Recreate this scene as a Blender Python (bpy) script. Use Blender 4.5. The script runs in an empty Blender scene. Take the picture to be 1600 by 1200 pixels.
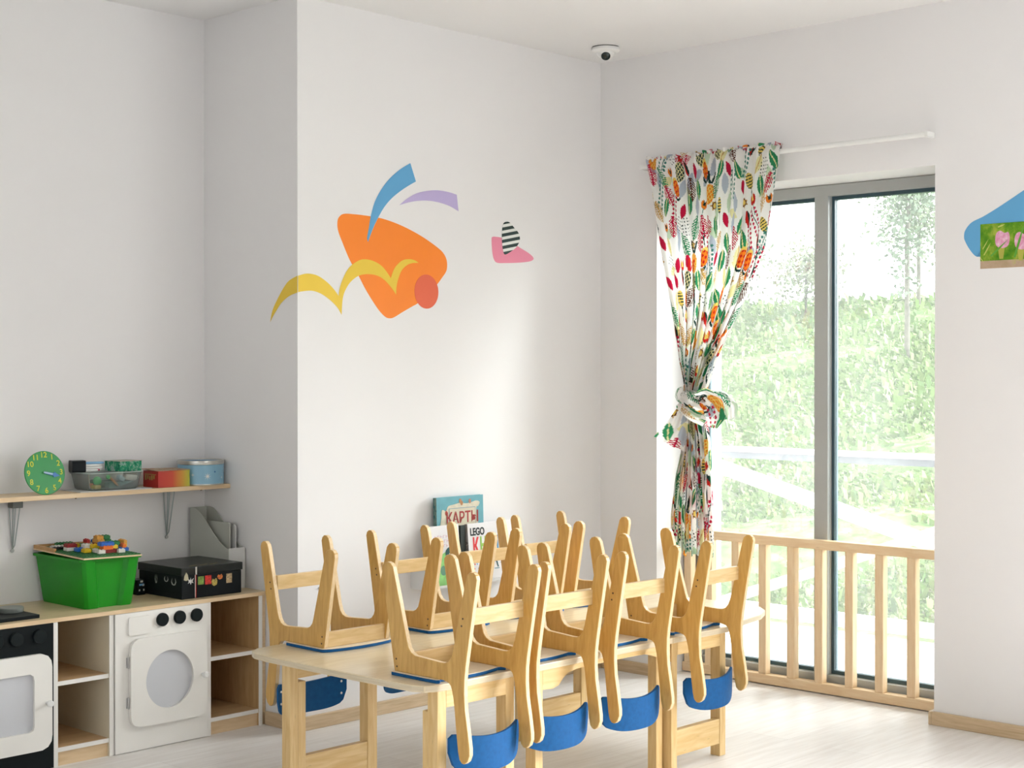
import bpy, bmesh, math, random
import numpy as np
from mathutils import Vector, Matrix
random.seed(7)
rng = np.random.default_rng(11)
S = bpy.context.scene
COL = S.collection
PI = math.pi

# ------------------------------------------------------------------ camera
cam_d = bpy.data.cameras.new('camera')
cam_d.sensor_width = 36.0
cam_d.lens = 36.0 * 2403.5 / 1600.0
cam_d.clip_start = 0.05
cam_d.clip_end = 300
cam = bpy.data.objects.new('camera', cam_d)
COL.objects.link(cam)
YAW, PITCH = math.radians(43.5547), math.radians(-0.4169)
cam.location = (-5.827, -4.935, 1.46)
fw = Vector((math.cos(YAW)*math.cos(PITCH), math.sin(YAW)*math.cos(PITCH), math.sin(PITCH)))
cam.rotation_euler = fw.to_track_quat('-Z', 'Y').to_euler()
S.camera = cam

# ------------------------------------------------------------------ daylight and exposure
SKY = 5.0
GLOW = 57.0
SUN_DIR = (.74, -.42, .52)
world = bpy.data.worlds.new('overcast_sky')
S.world = world
world.use_nodes = True
wn = world.node_tree
bg = wn.nodes['Background']
bg.inputs['Color'].default_value = (0.955, 0.98, 1.0, 1)
# overcast sky, brightest around the veiled sun
wtc = wn.nodes.new('ShaderNodeTexCoord'); wnm = wn.nodes.new('ShaderNodeVectorMath'); wnm.operation = 'NORMALIZE'
wdt = wn.nodes.new('ShaderNodeVectorMath'); wdt.operation = 'DOT_PRODUCT'; wdt.inputs[1].default_value = Vector(SUN_DIR).normalized()
wmx = wn.nodes.new('ShaderNodeMath'); wmx.operation = 'MAXIMUM'; wmx.inputs[1].default_value = 0
wpw = wn.nodes.new('ShaderNodeMath'); wpw.operation = 'POWER'; wpw.inputs[1].default_value = 14
wma = wn.nodes.new('ShaderNodeMath'); wma.operation = 'MULTIPLY_ADD'; wma.inputs[1].default_value = GLOW; wma.inputs[2].default_value = SKY
wn.links.new(wtc.outputs['Generated'], wnm.inputs[0]); wn.links.new(wnm.outputs[0], wdt.inputs[0])
wn.links.new(wdt.outputs['Value'], wmx.inputs[0]); wn.links.new(wmx.outputs[0], wpw.inputs[0]); wn.links.new(wpw.outputs[0], wma.inputs[0])
wn.links.new(wma.outputs[0], bg.inputs['Strength'])
S.view_settings.view_transform = 'Standard'
S.view_settings.look = 'None'
S.view_settings.gamma = 1.0
S.view_settings.use_curve_mapping = False
S.view_settings.exposure = -0.2

def portal(name, loc, rot, sx, sy):
    l = bpy.data.lights.new(name, 'AREA')
    l.shape = 'RECTANGLE'; l.size = sx; l.size_y = sy
    l.cycles.is_portal = True
    o = bpy.data.objects.new(name, l); COL.objects.link(o)
    o.location = loc; o.rotation_euler = rot
    return o
# sky portals in the window openings (they only guide the sampling of the sky)
portal('sky_portal', (0.42, -1.08, 1.16), (0, PI/2, 0), 2.32, 1.46)
portal('sky_portal', (0.42, -5.0, 1.25), (0, PI/2, 0), 2.3, 4.0)
portal('sky_portal', (-3.5, -7.95, 1.65), (PI/2, 0, PI), 1.6, 1.3)
portal('sky_portal', (-8.05, -3.6, 1.6), (0, -PI/2, 0), 1.3, 3.0)

# ------------------------------------------------------------------ materials
def nt(name):
    m = bpy.data.materials.new(name); m.use_nodes = True
    return m, m.node_tree.nodes, m.node_tree.links, m.node_tree.nodes['Principled BSDF']

def plain(name, col, rough=0.5, var=0.04, scale=8.0, metal=0.0, bump=0.0, spec=None, coat=0.0):
    m, N, L, b = nt(name)
    b.inputs['Roughness'].default_value = rough
    b.inputs['Metallic'].default_value = metal
    if spec is not None: b.inputs['Specular IOR Level'].default_value = spec
    if coat: b.inputs['Coat Weight'].default_value = coat
    tc = N.new('ShaderNodeTexCoord'); nz = N.new('ShaderNodeTexNoise'); cr = N.new('ShaderNodeValToRGB')
    nz.inputs['Scale'].default_value = scale; nz.inputs['Detail'].default_value = 4
    L.new(tc.outputs['Object'], nz.inputs['Vector']); L.new(nz.outputs['Fac'], cr.inputs['Fac'])
    c0 = [max(0, c*(1-var)) for c in col]; c1 = [min(1, c*(1+var)) for c in col]
    cr.color_ramp.elements[0].position = .3; cr.color_ramp.elements[1].position = .7
    cr.color_ramp.elements[0].color = (*c0, 1); cr.color_ramp.elements[1].color = (*c1, 1)
    L.new(cr.outputs['Color'], b.inputs['Base Color'])
    if bump:
        bp = N.new('ShaderNodeBump'); bp.inputs['Strength'].default_value = bump; bp.inputs['Distance'].default_value = .002
        L.new(nz.outputs['Fac'], bp.inputs['Height']); L.new(bp.outputs['Normal'], b.inputs['Normal'])
    return m

def wood(name, c0, c1, rough=0.4, stretch=(1, 1, 1), scale=18.0, knots=0.0, coat=0.0):
    m, N, L, b = nt(name)
    b.inputs['Roughness'].default_value = rough
    if coat: b.inputs['Coat Weight'].default_value = coat; b.inputs['Coat Roughness'].default_value = .25
    tc = N.new('ShaderNodeTexCoord'); mp = N.new('ShaderNodeMapping')
    mp.inputs['Scale'].default_value = stretch
    L.new(tc.outputs['Object'], mp.inputs['Vector'])
    nz = N.new('ShaderNodeTexNoise'); nz.inputs['Scale'].default_value = scale; nz.inputs['Detail'].default_value = 6
    nz.inputs['Distortion'].default_value = .8
    L.new(mp.outputs['Vector'], nz.inputs['Vector'])
    cr = N.new('ShaderNodeValToRGB'); e = cr.color_ramp.elements
    e[0].position = .3; e[0].color = (*c0, 1); e[1].position = .68; e[1].color = (*c1, 1)
    L.new(nz.outputs['Fac'], cr.inputs['Fac'])
    out = cr.outputs['Color']
    if knots:
        vo = N.new('ShaderNodeTexVoronoi'); vo.inputs['Scale'].default_value = 5.0
        L.new(mp.outputs['Vector'], vo.inputs['Vector'])
        c2 = N.new('ShaderNodeValToRGB'); c2.color_ramp.elements[0].position = .03; c2.color_ramp.elements[1].position = .07
        c2.color_ramp.elements[0].color = (.25, .25, .25, 1); c2.color_ramp.elements[1].color = (1, 1, 1, 1)
        L.new(vo.outputs['Distance'], c2.inputs['Fac'])
        mx = N.new('ShaderNodeMixRGB'); mx.blend_type = 'MULTIPLY'; mx.inputs['Fac'].default_value = knots
        L.new(out, mx.inputs['Color1']); L.new(c2.outputs['Color'], mx.inputs['Color2']); out = mx.outputs['Color']
    L.new(out, b.inputs['Base Color'])
    bp = N.new('ShaderNodeBump'); bp.inputs['Strength'].default_value = .06; bp.inputs['Distance'].default_value = .001
    L.new(nz.outputs['Fac'], bp.inputs['Height']); L.new(bp.outputs['Normal'], b.inputs['Normal'])
    return m

def floor_mat():
    m, N, L, b = nt('pale_laminate')
    tc = N.new('ShaderNodeTexCoord'); mp = N.new('ShaderNodeMapping')
    L.new(tc.outputs['Object'], mp.inputs['Vector'])
    br = N.new('ShaderNodeTexBrick')
    br.inputs['Scale'].default_value = 1.0; br.inputs['Brick Width'].default_value = 1.28; br.inputs['Row Height'].default_value = .19
    br.inputs['Mortar Size'].default_value = .0012; br.inputs['Mortar Smooth'].default_value = .3
    br.inputs['Color1'].default_value = (.80, .77, .745, 1); br.inputs['Color2'].default_value = (.85, .825, .80, 1)
    br.inputs['Mortar'].default_value = (.66, .62, .585, 1)
    L.new(mp.outputs['Vector'], br.inputs['Vector'])
    m2 = N.new('ShaderNodeMapping'); m2.inputs['Scale'].default_value = (1.5, 14, 1)
    L.new(tc.outputs['Object'], m2.inputs['Vector'])
    nz = N.new('ShaderNodeTexNoise'); nz.inputs['Scale'].default_value = 3; nz.inputs['Detail'].default_value = 8
    L.new(m2.outputs['Vector'], nz.inputs['Vector'])
    cr = N.new('ShaderNodeValToRGB'); e = cr.color_ramp.elements
    e[0].position = .3; e[0].color = (.88, .86, .84, 1); e[1].position = .7; e[1].color = (1, 1, 1, 1)
    L.new(nz.outputs['Fac'], cr.inputs['Fac'])
    mx = N.new('ShaderNodeMixRGB'); mx.blend_type = 'MULTIPLY'; mx.inputs['Fac'].default_value = 1
    L.new(br.outputs['Color'], mx.inputs['Color1']); L.new(cr.outputs['Color'], mx.inputs['Color2'])
    L.new(mx.outputs['Color'], b.inputs['Base Color'])
    b.inputs['Roughness'].default_value = .42
    return m

def attr_mat(name, attr='print', rough=.8, translucent=0.0, spec=.2):
    m, N, L, b = nt(name)
    at = N.new('ShaderNodeAttribute'); at.attribute_name = attr
    nz = N.new('ShaderNodeTexNoise'); nz.inputs['Scale'].default_value = 900
    tc = N.new('ShaderNodeTexCoord'); L.new(tc.outputs['Object'], nz.inputs['Vector'])
    mx = N.new('ShaderNodeMixRGB'); mx.blend_type = 'MULTIPLY'; mx.inputs['Fac'].default_value = .1
    L.new(at.outputs['Color'], mx.inputs['Color1']); L.new(nz.outputs['Fac'], mx.inputs['Color2'])
    L.new(mx.outputs['Color'], b.inputs['Base Color'])
    b.inputs['Roughness'].default_value = rough; b.inputs['Specular IOR Level'].default_value = spec
    if translucent:
        tr = N.new('ShaderNodeBsdfTranslucent'); L.new(mx.outputs['Color'], tr.inputs['Color'])
        ms = N.new('ShaderNodeMixShader'); ms.inputs[0].default_value = translucent
        L.new(b.outputs[0], ms.inputs[1]); L.new(tr.outputs[0], ms.inputs[2])
        L.new(ms.outputs[0], N['Material Output'].inputs['Surface'])
    return m

def glass_mat(name, tint=(1, 1, 1), dust_haze=0.0, refl=1.0):
    m = bpy.data.materials.new(name); m.use_nodes = True
    N, L = m.node_tree.nodes, m.node_tree.links
    N.remove(N['Principled BSDF'])
    tr = N.new('ShaderNodeBsdfTransparent'); tr.inputs['Color'].default_value = (*tint, 1)
    gl = N.new('ShaderNodeBsdfGlossy'); gl.inputs['Roughness'].default_value = .02
    fr = N.new('ShaderNodeFresnel'); fr.inputs['IOR'].default_value = 1.45
    mm = N.new('ShaderNodeMath'); mm.operation = 'MULTIPLY'; mm.inputs[1].default_value = refl
    L.new(fr.outputs[0], mm.inputs[0])
    ms = N.new('ShaderNodeMixShader'); L.new(mm.outputs[0], ms.inputs[0])
    L.new(tr.outputs[0], ms.inputs[1]); L.new(gl.outputs[0], ms.inputs[2])
    out = ms.outputs[0]
    if dust_haze:  # translucent mix: dirt streaks, milky plastic, and veiling glare put into the panes
        tl = N.new('ShaderNodeBsdfTranslucent'); tl.inputs['Color'].default_value = (.95, .97, .97, 1)
        tc = N.new('ShaderNodeTexCoord'); mp = N.new('ShaderNodeMapping'); mp.inputs['Scale'].default_value = (1, 1.6, .5)
        nz = N.new('ShaderNodeTexNoise'); nz.inputs['Scale'].default_value = 1.7; nz.inputs['Detail'].default_value = 7
        L.new(tc.outputs['Object'], mp.inputs['Vector']); L.new(mp.outputs['Vector'], nz.inputs['Vector'])
        mr = N.new('ShaderNodeMapRange'); mr.inputs['From Min'].default_value = .35; mr.inputs['From Max'].default_value = .75
        mr.inputs['To Min'].default_value = dust_haze*.7; mr.inputs['To Max'].default_value = dust_haze*1.5
        L.new(nz.outputs['Fac'], mr.inputs['Value'])
        m2 = N.new('ShaderNodeMixShader'); L.new(mr.outputs[0], m2.inputs[0])
        L.new(out, m2.inputs[1]); L.new(tl.outputs[0], m2.inputs[2]); out = m2.outputs[0]
    L.new(out, N['Material Output'].inputs['Surface'])
    return m

def gradient_mat(name, stops, axis='X', lo=-.1, hi=.1, rough=.5):
    m, N, L, b = nt(name)
    tc = N.new('ShaderNodeTexCoord'); sp = N.new('ShaderNodeSeparateXYZ'); mr = N.new('ShaderNodeMapRange')
    mr.inputs['From Min'].default_value = lo; mr.inputs['From Max'].default_value = hi
    cr = N.new('ShaderNodeValToRGB')
    L.new(tc.outputs['Object'], sp.inputs[0]); L.new(sp.outputs[axis], mr.inputs['Value']); L.new(mr.outputs[0], cr.inputs['Fac'])
    e = cr.color_ramp.elements
    while len(e) < len(stops): e.new(.5)
    for i, (p, c) in enumerate(stops): e[i].position = p; e[i].color = (*c, 1)
    L.new(cr.outputs['Color'], b.inputs['Base Color']); b.inputs['Roughness'].default_value = rough
    return m

M = {}
M['wall'] = plain('white_wall_paint', (.80, .785, .78), .75, .012, 1.6, bump=.15)
M['ceiling'] = plain('ceiling_paint', (.82, .81, .80), .8, .008, 1.2)
M['floor'] = floor_mat()
M['reveal'] = plain('white_reveal_paint', (.86, .86, .85), .6, .01, 2)
M['base_wood'] = wood('baseboard_wood', (.50, .36, .21), (.64, .49, .32), .4, (1, 1, 14), 6)
M['birch'] = wood('birch_plywood', (.54, .30, .07), (.68, .415, .12), .38, (10, 10, 1.4), 6, coat=.25)
M['birch_edge'] = wood('birch_ply_edge', (.72, .52, .27), (.82, .64, .40), .45, (60, 60, 8), 5)
M['birch_bar'] = wood('birch_crossbar', (.62, .42, .18), (.73, .53, .27), .4, (1.4, 10, 10), 6, coat=.2)
M['pine'] = wood('pine_board', (.68, .44, .17), (.80, .58, .28), .42, (12, 12, 1.2), 5, .5, coat=.15)
M['pine_h'] = wood('pine_rail', (.68, .44, .17), (.80, .58, .28), .42, (1.2, 12, 12), 5, .5, coat=.15)
M['rail_pine'] = wood('light_pine', (.80, .56, .32), (.88, .68, .44), .45, (10, 10, 1.2), 6, .3)
M['rail_pine_h'] = wood('light_pine_rail', (.80, .56, .32), (.88, .68, .44), .45, (10, 1.2, 10), 6, .3)
M['table'] = wood('birch_laminate_top', (.70, .57, .36), (.80, .68, .47), .28, (1.2, 9, 4), 5, coat=.3)
M['table_edge'] = wood('table_edge', (.60, .50, .34), (.72, .62, .45), .4, (2, 2, 60), 4)
M['blue'] = plain('blue_stain', (.003, .09, .27), .6, .12, 60, spec=.25)
M['seat_cream'] = wood('pale_birch_face', (.74, .62, .46), (.83, .72, .56), .4, (1.4, 9, 9), 6)
M['metal'] = plain('zinc_metal', (.55, .55, .55), .3, .05, 20, metal=1)
M['dark_hole'] = plain('dark_screw', (.08, .05, .03), .6)
M['counter'] = wood('counter_laminate', (.60, .46, .26), (.70, .56, .35), .35, (1.2, 9, 9), 5)
M['counter_edge'] = wood('counter_edging', (.66, .47, .27), (.75, .57, .36), .4, (1.2, 9, 9), 6)
M['cab_in'] = wood('cabinet_beech', (.48, .29, .125), (.60, .39, .19), .45, (9, 9, 1.2), 5)
M['cab_shelf'] = wood('cabinet_shelf_beech', (.52, .33, .16), (.64, .44, .24), .45, (1.2, 9, 9), 5)
M['cab_pale'] = plain('cream_melamine', (.72, .67, .52), .4, .02)
M['cab_white'] = plain('white_melamine', (.82, .80, .755), .4, .015)
M['black_panel'] = plain('black_melamine', (.006, .009, .010), .45, .1, spec=.12)
M['knob_black'] = plain('black_knob', (.008, .012, .013), .5, .1, spec=.12)
M['frost'] = plain('frosted_pane', (.58, .59, .62), .3, .03, 3)
M['burner'] = plain('grey_burner', (.20, .22, .20), .35, .1, 10, metal=.3)
M['frame_grey'] = plain('grey_aluminium', (.40, .41, .40), .45, .03, 4)
M['frame_dark'] = plain('dark_blue_gasket', (.035, .075, .095), .4, .1, 8)
M['glass'] = glass_mat('window_glass', (.985, 1, .99), .035)
M['white_plastic'] = plain('white_plastic', (.80, .80, .78), .35, .01)
M['clear'] = glass_mat('clear_plastic', (.95, .985, .975), .12, 1.0)
M['clear_edge'] = plain('clear_plastic_rim', (.50, .60, .56), .25, .03)
M['green_bin'] = plain('green_plastic', (.008, .25, .008), .35, .06, 6, spec=.3)
M['black_card'] = plain('black_box_card', (.010, .013, .015), .38, .2, 12, spec=.12)
M['grey_card'] = plain('grey_magazine_card', (.47, .48, .43), .6, .03, 10)
M['grey_card_light'] = plain('light_card', (.62, .62, .60), .5, .02, 10)
M['dark_line'] = plain('dark_edge', (.16, .15, .12), .6)

# ------------------------------------------------------------------ mesh helpers
class MB:
    def __init__(s): s.v = []; s.f = []; s.mi = []
    def add(s, vs, fs, mi=0):
        o = len(s.v); s.v += [tuple(v) for v in vs]
        for f in fs: s.f.append(tuple(i+o for i in f)); s.mi.append(mi)
        return s
    def box(s, x0, x1, y0, y1, z0, z1, mi=0):
        vs = [(x, y, z) for z in (z0, z1) for y in (y0, y1) for x in (x0, x1)]
        return s.add(vs, [(0, 2, 3, 1), (4, 5, 7, 6), (0, 1, 5, 4), (2, 6, 7, 3), (0, 4, 6, 2), (1, 3, 7, 5)], mi)
    def prism(s, pts, mapf, t0, t1, mi=0, cap_mi=None):
        """extrude 2D polygon pts; mapf(a,b,t)->xyz"""
        n = len(pts); vs = [mapf(a, b, t0) for a, b in pts] + [mapf(a, b, t1) for a, b in pts]
        cm = mi if cap_mi is None else cap_mi
        s.add(vs, [], mi); o = len(s.v)-2*n
        s.f.append(tuple(o+i for i in reversed(range(n)))); s.mi.append(cm)
        s.f.append(tuple(o+n+i for i in range(n))); s.mi.append(cm)
        for i in range(n):
            j = (i+1) % n
            s.f.append((o+i, o+j, o+n+j, o+n+i)); s.mi.append(mi)
        return s
    def lathe(s, prof, c=(0, 0, 0), n=32, axis='Z', mi=0):
        c = Vector(c); rings = []
        for r, h in prof:
            ring = []
            for k in range(n):
                a = 2*PI*k/n
                p = {'Z': (r*math.cos(a), r*math.sin(a), h), 'Y': (r*math.cos(a), h, r*math.sin(a)), 'X': (h, r*math.cos(a), r*math.sin(a))}[axis]
                ring.append(tuple(c+Vector(p)))
            rings.append(ring)
        vs = [p for r in rings for p in r]; fs = []
        for i in range(len(rings)-1):
            for k in range(n):
                k2 = (k+1) % n
                fs.append((i*n+k, i*n+k2, (i+1)*n+k2, (i+1)*n+k))
        fs.append(tuple(reversed(range(n)))); fs.append(tuple((len(rings)-1)*n+k for k in range(n)))
        return s.add(vs, fs, mi)
    def tube(s, pts, r, n=8, mi=0):
        pts = [Vector(p) for p in pts]; rings = []
        for i, p in enumerate(pts):
            d = (pts[min(i+1, len(pts)-1)]-pts[max(i-1, 0)]).normalized()
            u = d.cross(Vector((0, 0, 1)))
            if u.length < .05: u = d.cross(Vector((1, 0, 0)))
            u.normalize(); w = d.cross(u)
            rr = r[i] if isinstance(r, (list, tuple)) else r
            rings.append([p+u*rr*math.cos(2*PI*k/n)+w*rr*math.sin(2*PI*k/n) for k in range(n)])
        vs = [p for q in rings for p in q]; fs = []
        for i in range(len(rings)-1):
            for k in range(n):
                k2 = (k+1) % n; fs.append((i*n+k, i*n+k2, (i+1)*n+k2, (i+1)*n+k))
        fs.append(tuple(range(n))); fs.append(tuple((len(rings)-1)*n+k for k in reversed(range(n))))
        return s.add(vs, fs, mi)
    def build(s, name, mats, parent=None, loc=None, bevel=0.0, smooth=False, seg=2):
        me = bpy.data.meshes.new(name)
        me.from_pydata(s.v, [], s.f)
        if not isinstance(mats, (list, tuple)): mats = [mats]
        for m in mats: me.materials.append(m)
        me.polygons.foreach_set('material_index', s.mi)
        bm = bmesh.new(); bm.from_mesh(me)
        bmesh.ops.recalc_face_normals(bm, faces=bm.faces)
        if bevel:
            es = [e for e in bm.edges if len(e.link_faces) == 2 and e.calc_face_angle(0) > .6]
            bmesh.ops.bevel(bm, geom=es, offset=bevel, segments=seg, affect='EDGES', profile=.6, clamp_overlap=True)
        bm.to_mesh(me); bm.free()
        if smooth:
            me.polygons.foreach_set('use_smooth', [True]*len(me.polygons))
            try: me.set_sharp_from_angle(angle=.65)
            except Exception: pass
        o = bpy.data.objects.new(name, me); COL.objects.link(o)
        if parent: o.parent = parent
        if loc: o.location = loc
        return o

def tag(o, label, cat, group=None, kind=None):
    if label: o['label'] = label
    if cat: o['category'] = cat
    if group: o['group'] = group
    if kind: o['kind'] = kind
    return o
def empty(name, loc, label, cat, group=None, rz=0):
    o = bpy.data.objects.new(name, None); COL.objects.link(o)
    o.location = loc; o.rotation_euler = (0, 0, rz); o.empty_display_size = .05
    return tag(o, label, cat, group)
def struct(o): o['kind'] = 'structure'; return o
def children(o): return [c for c in bpy.data.objects if c.parent == o]
def copy_tree(o, parent=None):
    c = o.copy(); COL.objects.link(c)
    if parent: c.parent = parent
    for ch in children(o): copy_tree(ch, c)
    return c
def smooth_poly(pts, it=2):
    for _ in range(it):
        q = []
        for i in range(len(pts)):
            a, b = pts[i], pts[(i+1) % len(pts)]
            q += [(a[0]*.75+b[0]*.25, a[1]*.75+b[1]*.25), (a[0]*.25+b[0]*.75, a[1]*.25+b[1]*.75)]
        pts = q
    return pts
def catmull(pts, sub=4, closed=True, sharp=()):
    out = []; n = len(pts)
    for i in range(n if closed else n-1):
        p1, p2 = pts[i], pts[(i+1) % n]
        p0 = p1 if i in sharp else pts[(i-1) % n]
        p3 = p2 if ((i+1) % n) in sharp else pts[(i+2) % n]
        for k in range(sub):
            t = k/sub
            out.append(tuple(.5*((2*p1[a])+(-p0[a]+p2[a])*t+(2*p0[a]-5*p1[a]+4*p2[a]-p3[a])*t*t+(-p0[a]+3*p1[a]-3*p2[a]+p3[a])*t**3) for a in (0, 1)))
    return out
def rrect(x0, x1, y0, y1, r, n=6):
    out = []
    for cx, cy, a0 in ((x1-r, y1-r, 0), (x0+r, y1-r, PI/2), (x0+r, y0+r, PI), (x1-r, y0+r, 1.5*PI)):
        for k in range(n+1):
            a = a0+PI/2*k/n; out.append((cx+r*math.cos(a), cy+r*math.sin(a)))
    return out
def ring_plate(outer, inner, mapf, t0, t1, mb=None):
    """plate with a hole: outer and inner have the same number of points"""
    mb = mb or MB(); n = len(outer)
    vs = [mapf(a, b, t) for t in (t0, t1) for loop in (outer, inner) for a, b in loop]
    fs = []
    for i in range(n):
        j = (i+1) % n
        fs += [(i, j, n+j, n+i), (2*n+i, 3*n+i, 3*n+j, 2*n+j), (i, 2*n+i, 2*n+j, j), (n+i, n+j, 3*n+j, 3*n+i)]
    return mb.add(vs, fs)
def resample(loop, n, c, a0=0.0):
    """points of a closed loop hit by n rays from c"""
    out = []
    for k in range(n):
        a = a0+2*PI*k/n; d = (math.cos(a), math.sin(a)); best = None
        for i in range(len(loop)):
            p, q = loop[i], loop[(i+1) % len(loop)]
            ex, ey = q[0]-p[0], q[1]-p[1]; px, py = p[0]-c[0], p[1]-c[1]
            den = d[0]*ey-d[1]*ex
            if abs(den) < 1e-12: continue
            t = (px*ey-py*ex)/den; u = (px*d[1]-py*d[0])/den
            if t > 0 and -1e-6 <= u <= 1+1e-6 and (best is None or t > best): best = t
        out.append((c[0]+d[0]*best, c[1]+d[1]*best))
    return out
def text_mesh(name, txt, size, mat, parent, mapM, extrude=.0006, sx=1.0, bold=0.0, align='CENTER'):
    cu = bpy.data.curves.new(name, 'FONT'); cu.body = txt; cu.size = size; cu.extrude = extrude; cu.offset = bold
    cu.align_x = align; cu.align_y = 'CENTER'
    t = bpy.data.objects.new(name+'_tmp', cu); COL.objects.link(t)
    dg = bpy.context.evaluated_depsgraph_get(); dg.update()
    me = bpy.data.meshes.new_from_object(t.evaluated_get(dg))
    bpy.data.objects.remove(t)
    me.name = name; me.materials.clear(); me.materials.append(mat)
    me.transform(Matrix.Diagonal((sx, 1, 1, 1))); me.transform(mapM)
    o = bpy.data.objects.new(name, me); COL.objects.link(o)
    if parent: o.parent = parent
    return o
# text frames: wall facing -Y (x right, z up) and face pointing -X (y left)
def frame_negY(x, y, z): return Matrix(((1, 0, 0, x), (0, 0, -1, y), (0, 1, 0, z), (0, 0, 0, 1)))
def frame_negX(x, y, z): return Matrix(((0, 0, -1, x), (-1, 0, 0, y), (0, 1, 0, z), (0, 0, 0, 1)))

# ------------------------------------------------------------------ room shell
H = 2.99
struct(MB().box(-8.0, .45, -8.0, .9, -.12, 0).build('floor', M['floor']))
struct(MB().box(-8.0, .45, -8.0, .9, H, H+.15).build('ceiling', M['ceiling']))
struct(MB().box(-1.9, .45, 0, .9, 0, H).build('wall_back', M['wall']))
struct(MB().box(-8.0, -1.9, .645, .9, 0, H).build('wall_alcove', M['wall']))
W0, W1, WT = -.353, -1.812, 2.32
w = MB()
w.box(0, .4, W0, 0, 0, H); w.box(0, .4, W1, W0, WT, H); w.box(0, .4, -3.0, W1, 0, H)
w.box(0, .4, -7.0, -3.0, 2.4, H); w.box(0, .4, -7.0, -3.0, 0, .1); w.box(0, .4, -8.0, -7.0, 0, H)
struct(w.build('wall_right', M['wall']))
w = MB(); w.box(-8, -4.3, -8.1, -7.9, 0, H); w.box(-2.7, .4, -8.1, -7.9, 0, H); w.box(-4.3, -2.7, -8.1, -7.9, 0, 1.0); w.box(-4.3, -2.7, -8.1, -7.9, 2.3, H)  # opening out of view, sized for the fill light it lets in
struct(w.build('wall_near', M['wall']))
w = MB(); w.box(-8.1, -8.0, -8.1, -5.5, 0, H); w.box(-8.1, -8.0, -1.7, .9, 0, H); w.box(-8.1, -8.0, -5.5, -1.7, 0, 1.0); w.box(-8.1, -8.0, -5.5, -1.7, 2.15, H)
struct(w.build('wall_left', M['wall']))
w = MB(); w.box(-8.07, -8.02, -5.5, -5.44, 1.0, 2.15); w.box(-8.07, -8.02, -1.76, -1.7, 1.0, 2.15); w.box(-8.07, -8.02, -3.63, -3.57, 1.0, 2.15); w.box(-8.07, -8.02, -5.44, -1.76, 1.0, 1.06); w.box(-8.07, -8.02, -5.44, -1.76, 2.09, 2.15)
struct(w.build('fill_window', M['frame_grey']))  # unseen window, added as fill for the faces turned left
# baseboards
def bb(name, x0, x1, y0, y1):
    o = MB().box(x0, x1, y0, y1, 0, .056).build(name, M['base_wood'], bevel=.003); struct(o)
bb('baseboard_back', -1.9, 0, -.016, 0)
bb('baseboard_alcove', -1.916, -1.9, -.016, .2)
bb('baseboard_right', -.016, 0, -2.98, W1+.004)
bb('baseboard_corner', -.016, 0, W0-.0, -.016)
o = MB().box(-.016, .05, W1+.004, W1+.018, 0, .056).build('trim_1', M['base_wood'], bevel=.002); struct(o)

# ------------------------------------------------------------------ window
win = bpy.data.objects.new('window_1', None); COL.objects.link(win); win.location = (.30, (W0+W1)/2, 0); win['kind'] = 'structure'
def wpart(mb, name, mat, bevel=.002):
    o = mb.build(name, mat, bevel=bevel); o.parent = win; o.matrix_parent_inverse = Matrix.Translation(-Vector(win.location)); return o
FX0, FX1 = .265, .335
f = MB()
f.box(FX0, FX1, W1, W0, 2.268, 2.318); f.box(FX0, FX1, W1, W0, .006, .078)
f.box(FX0, FX1, W0-.069, W0, .078, 2.268); f.box(FX0, FX1, -1.135, -1.063, .078, 2.268); f.box(FX0, FX1, W1, W1+.05, .078, 2.268)
wpart(f, 'window_frame', M['frame_grey'])
g = MB()
for y0, y1 in ((-1.063, W0-.069), (W1+.05, -1.135)):
    g.box(.30, .332, y0, y0+.014, .078, 2.268); g.box(.30, .332, y1-.014, y1, .078, 2.268)
    g.box(.30, .332, y0+.014, y1-.014, .078, .095); g.box(.30, .332, y0+.014, y1-.014, 2.252, 2.268)
wpart(g, 'glazing_gasket', M['frame_dark'], 0)
for y0, y1 in ((-1.049, W0-.083), (W1+.064, -1.149)):
    wpart(MB().box(.314, .320, y0, y1, .095, 2.252), 'window_pane', M['glass'], 0)
m = MB(); m.box(.336, .42, W0-.075, W0, 0, 2.32); m.box(.336, .42, W1, W1+.02, 0, 2.32)
struct(m.build('trim_2', M['reveal']))
# window outside the frame of the photo, along the same wall
win2 = MB(); win2.box(.2, .26, -7.0, -6.93, .1, 2.4); win2.box(.2, .26, -3.07, -3.0, .1, 2.4); win2.box(.2, .26, -5.04, -4.96, .1, 2.4)
win2.box(.2, .26, -7.0, -3.0, .1, .17); win2.box(.2, .26, -7.0, -3.0, 2.33, 2.4)
struct(win2.build('window_2', M['frame_grey']))

# ------------------------------------------------------------------ outside
def noise_mat(name, stops, scale, detail=6, rough=.9, stretch=(1, 1, 1)):
    m, N, L, b = nt(name)
    tc = N.new('ShaderNodeTexCoord'); nz = N.new('ShaderNodeTexNoise'); cr = N.new('ShaderNodeValToRGB')
    nz.inputs['Scale'].default_value = scale; nz.inputs['Detail'].default_value = detail; nz.inputs['Roughness'].default_value = .7
    mp = N.new('ShaderNodeMapping'); mp.inputs['Scale'].default_value = stretch
    L.new(tc.outputs['Object'], mp.inputs['Vector']); L.new(mp.outputs['Vector'], nz.inputs['Vector']); L.new(nz.outputs['Fac'], cr.inputs['Fac'])
    e = cr.color_ramp.elements
    while len(e) < len(stops): e.new(.5)
    for i, (p, c) in enumerate(stops): e[i].position = p; e[i].color = (*c, 1)
    L.new(cr.outputs['Color'], b.inputs['Base Color']); b.inputs['Roughness'].default_value = rough
    b.inputs['Specular IOR Level'].default_value = .1
    return m
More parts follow.
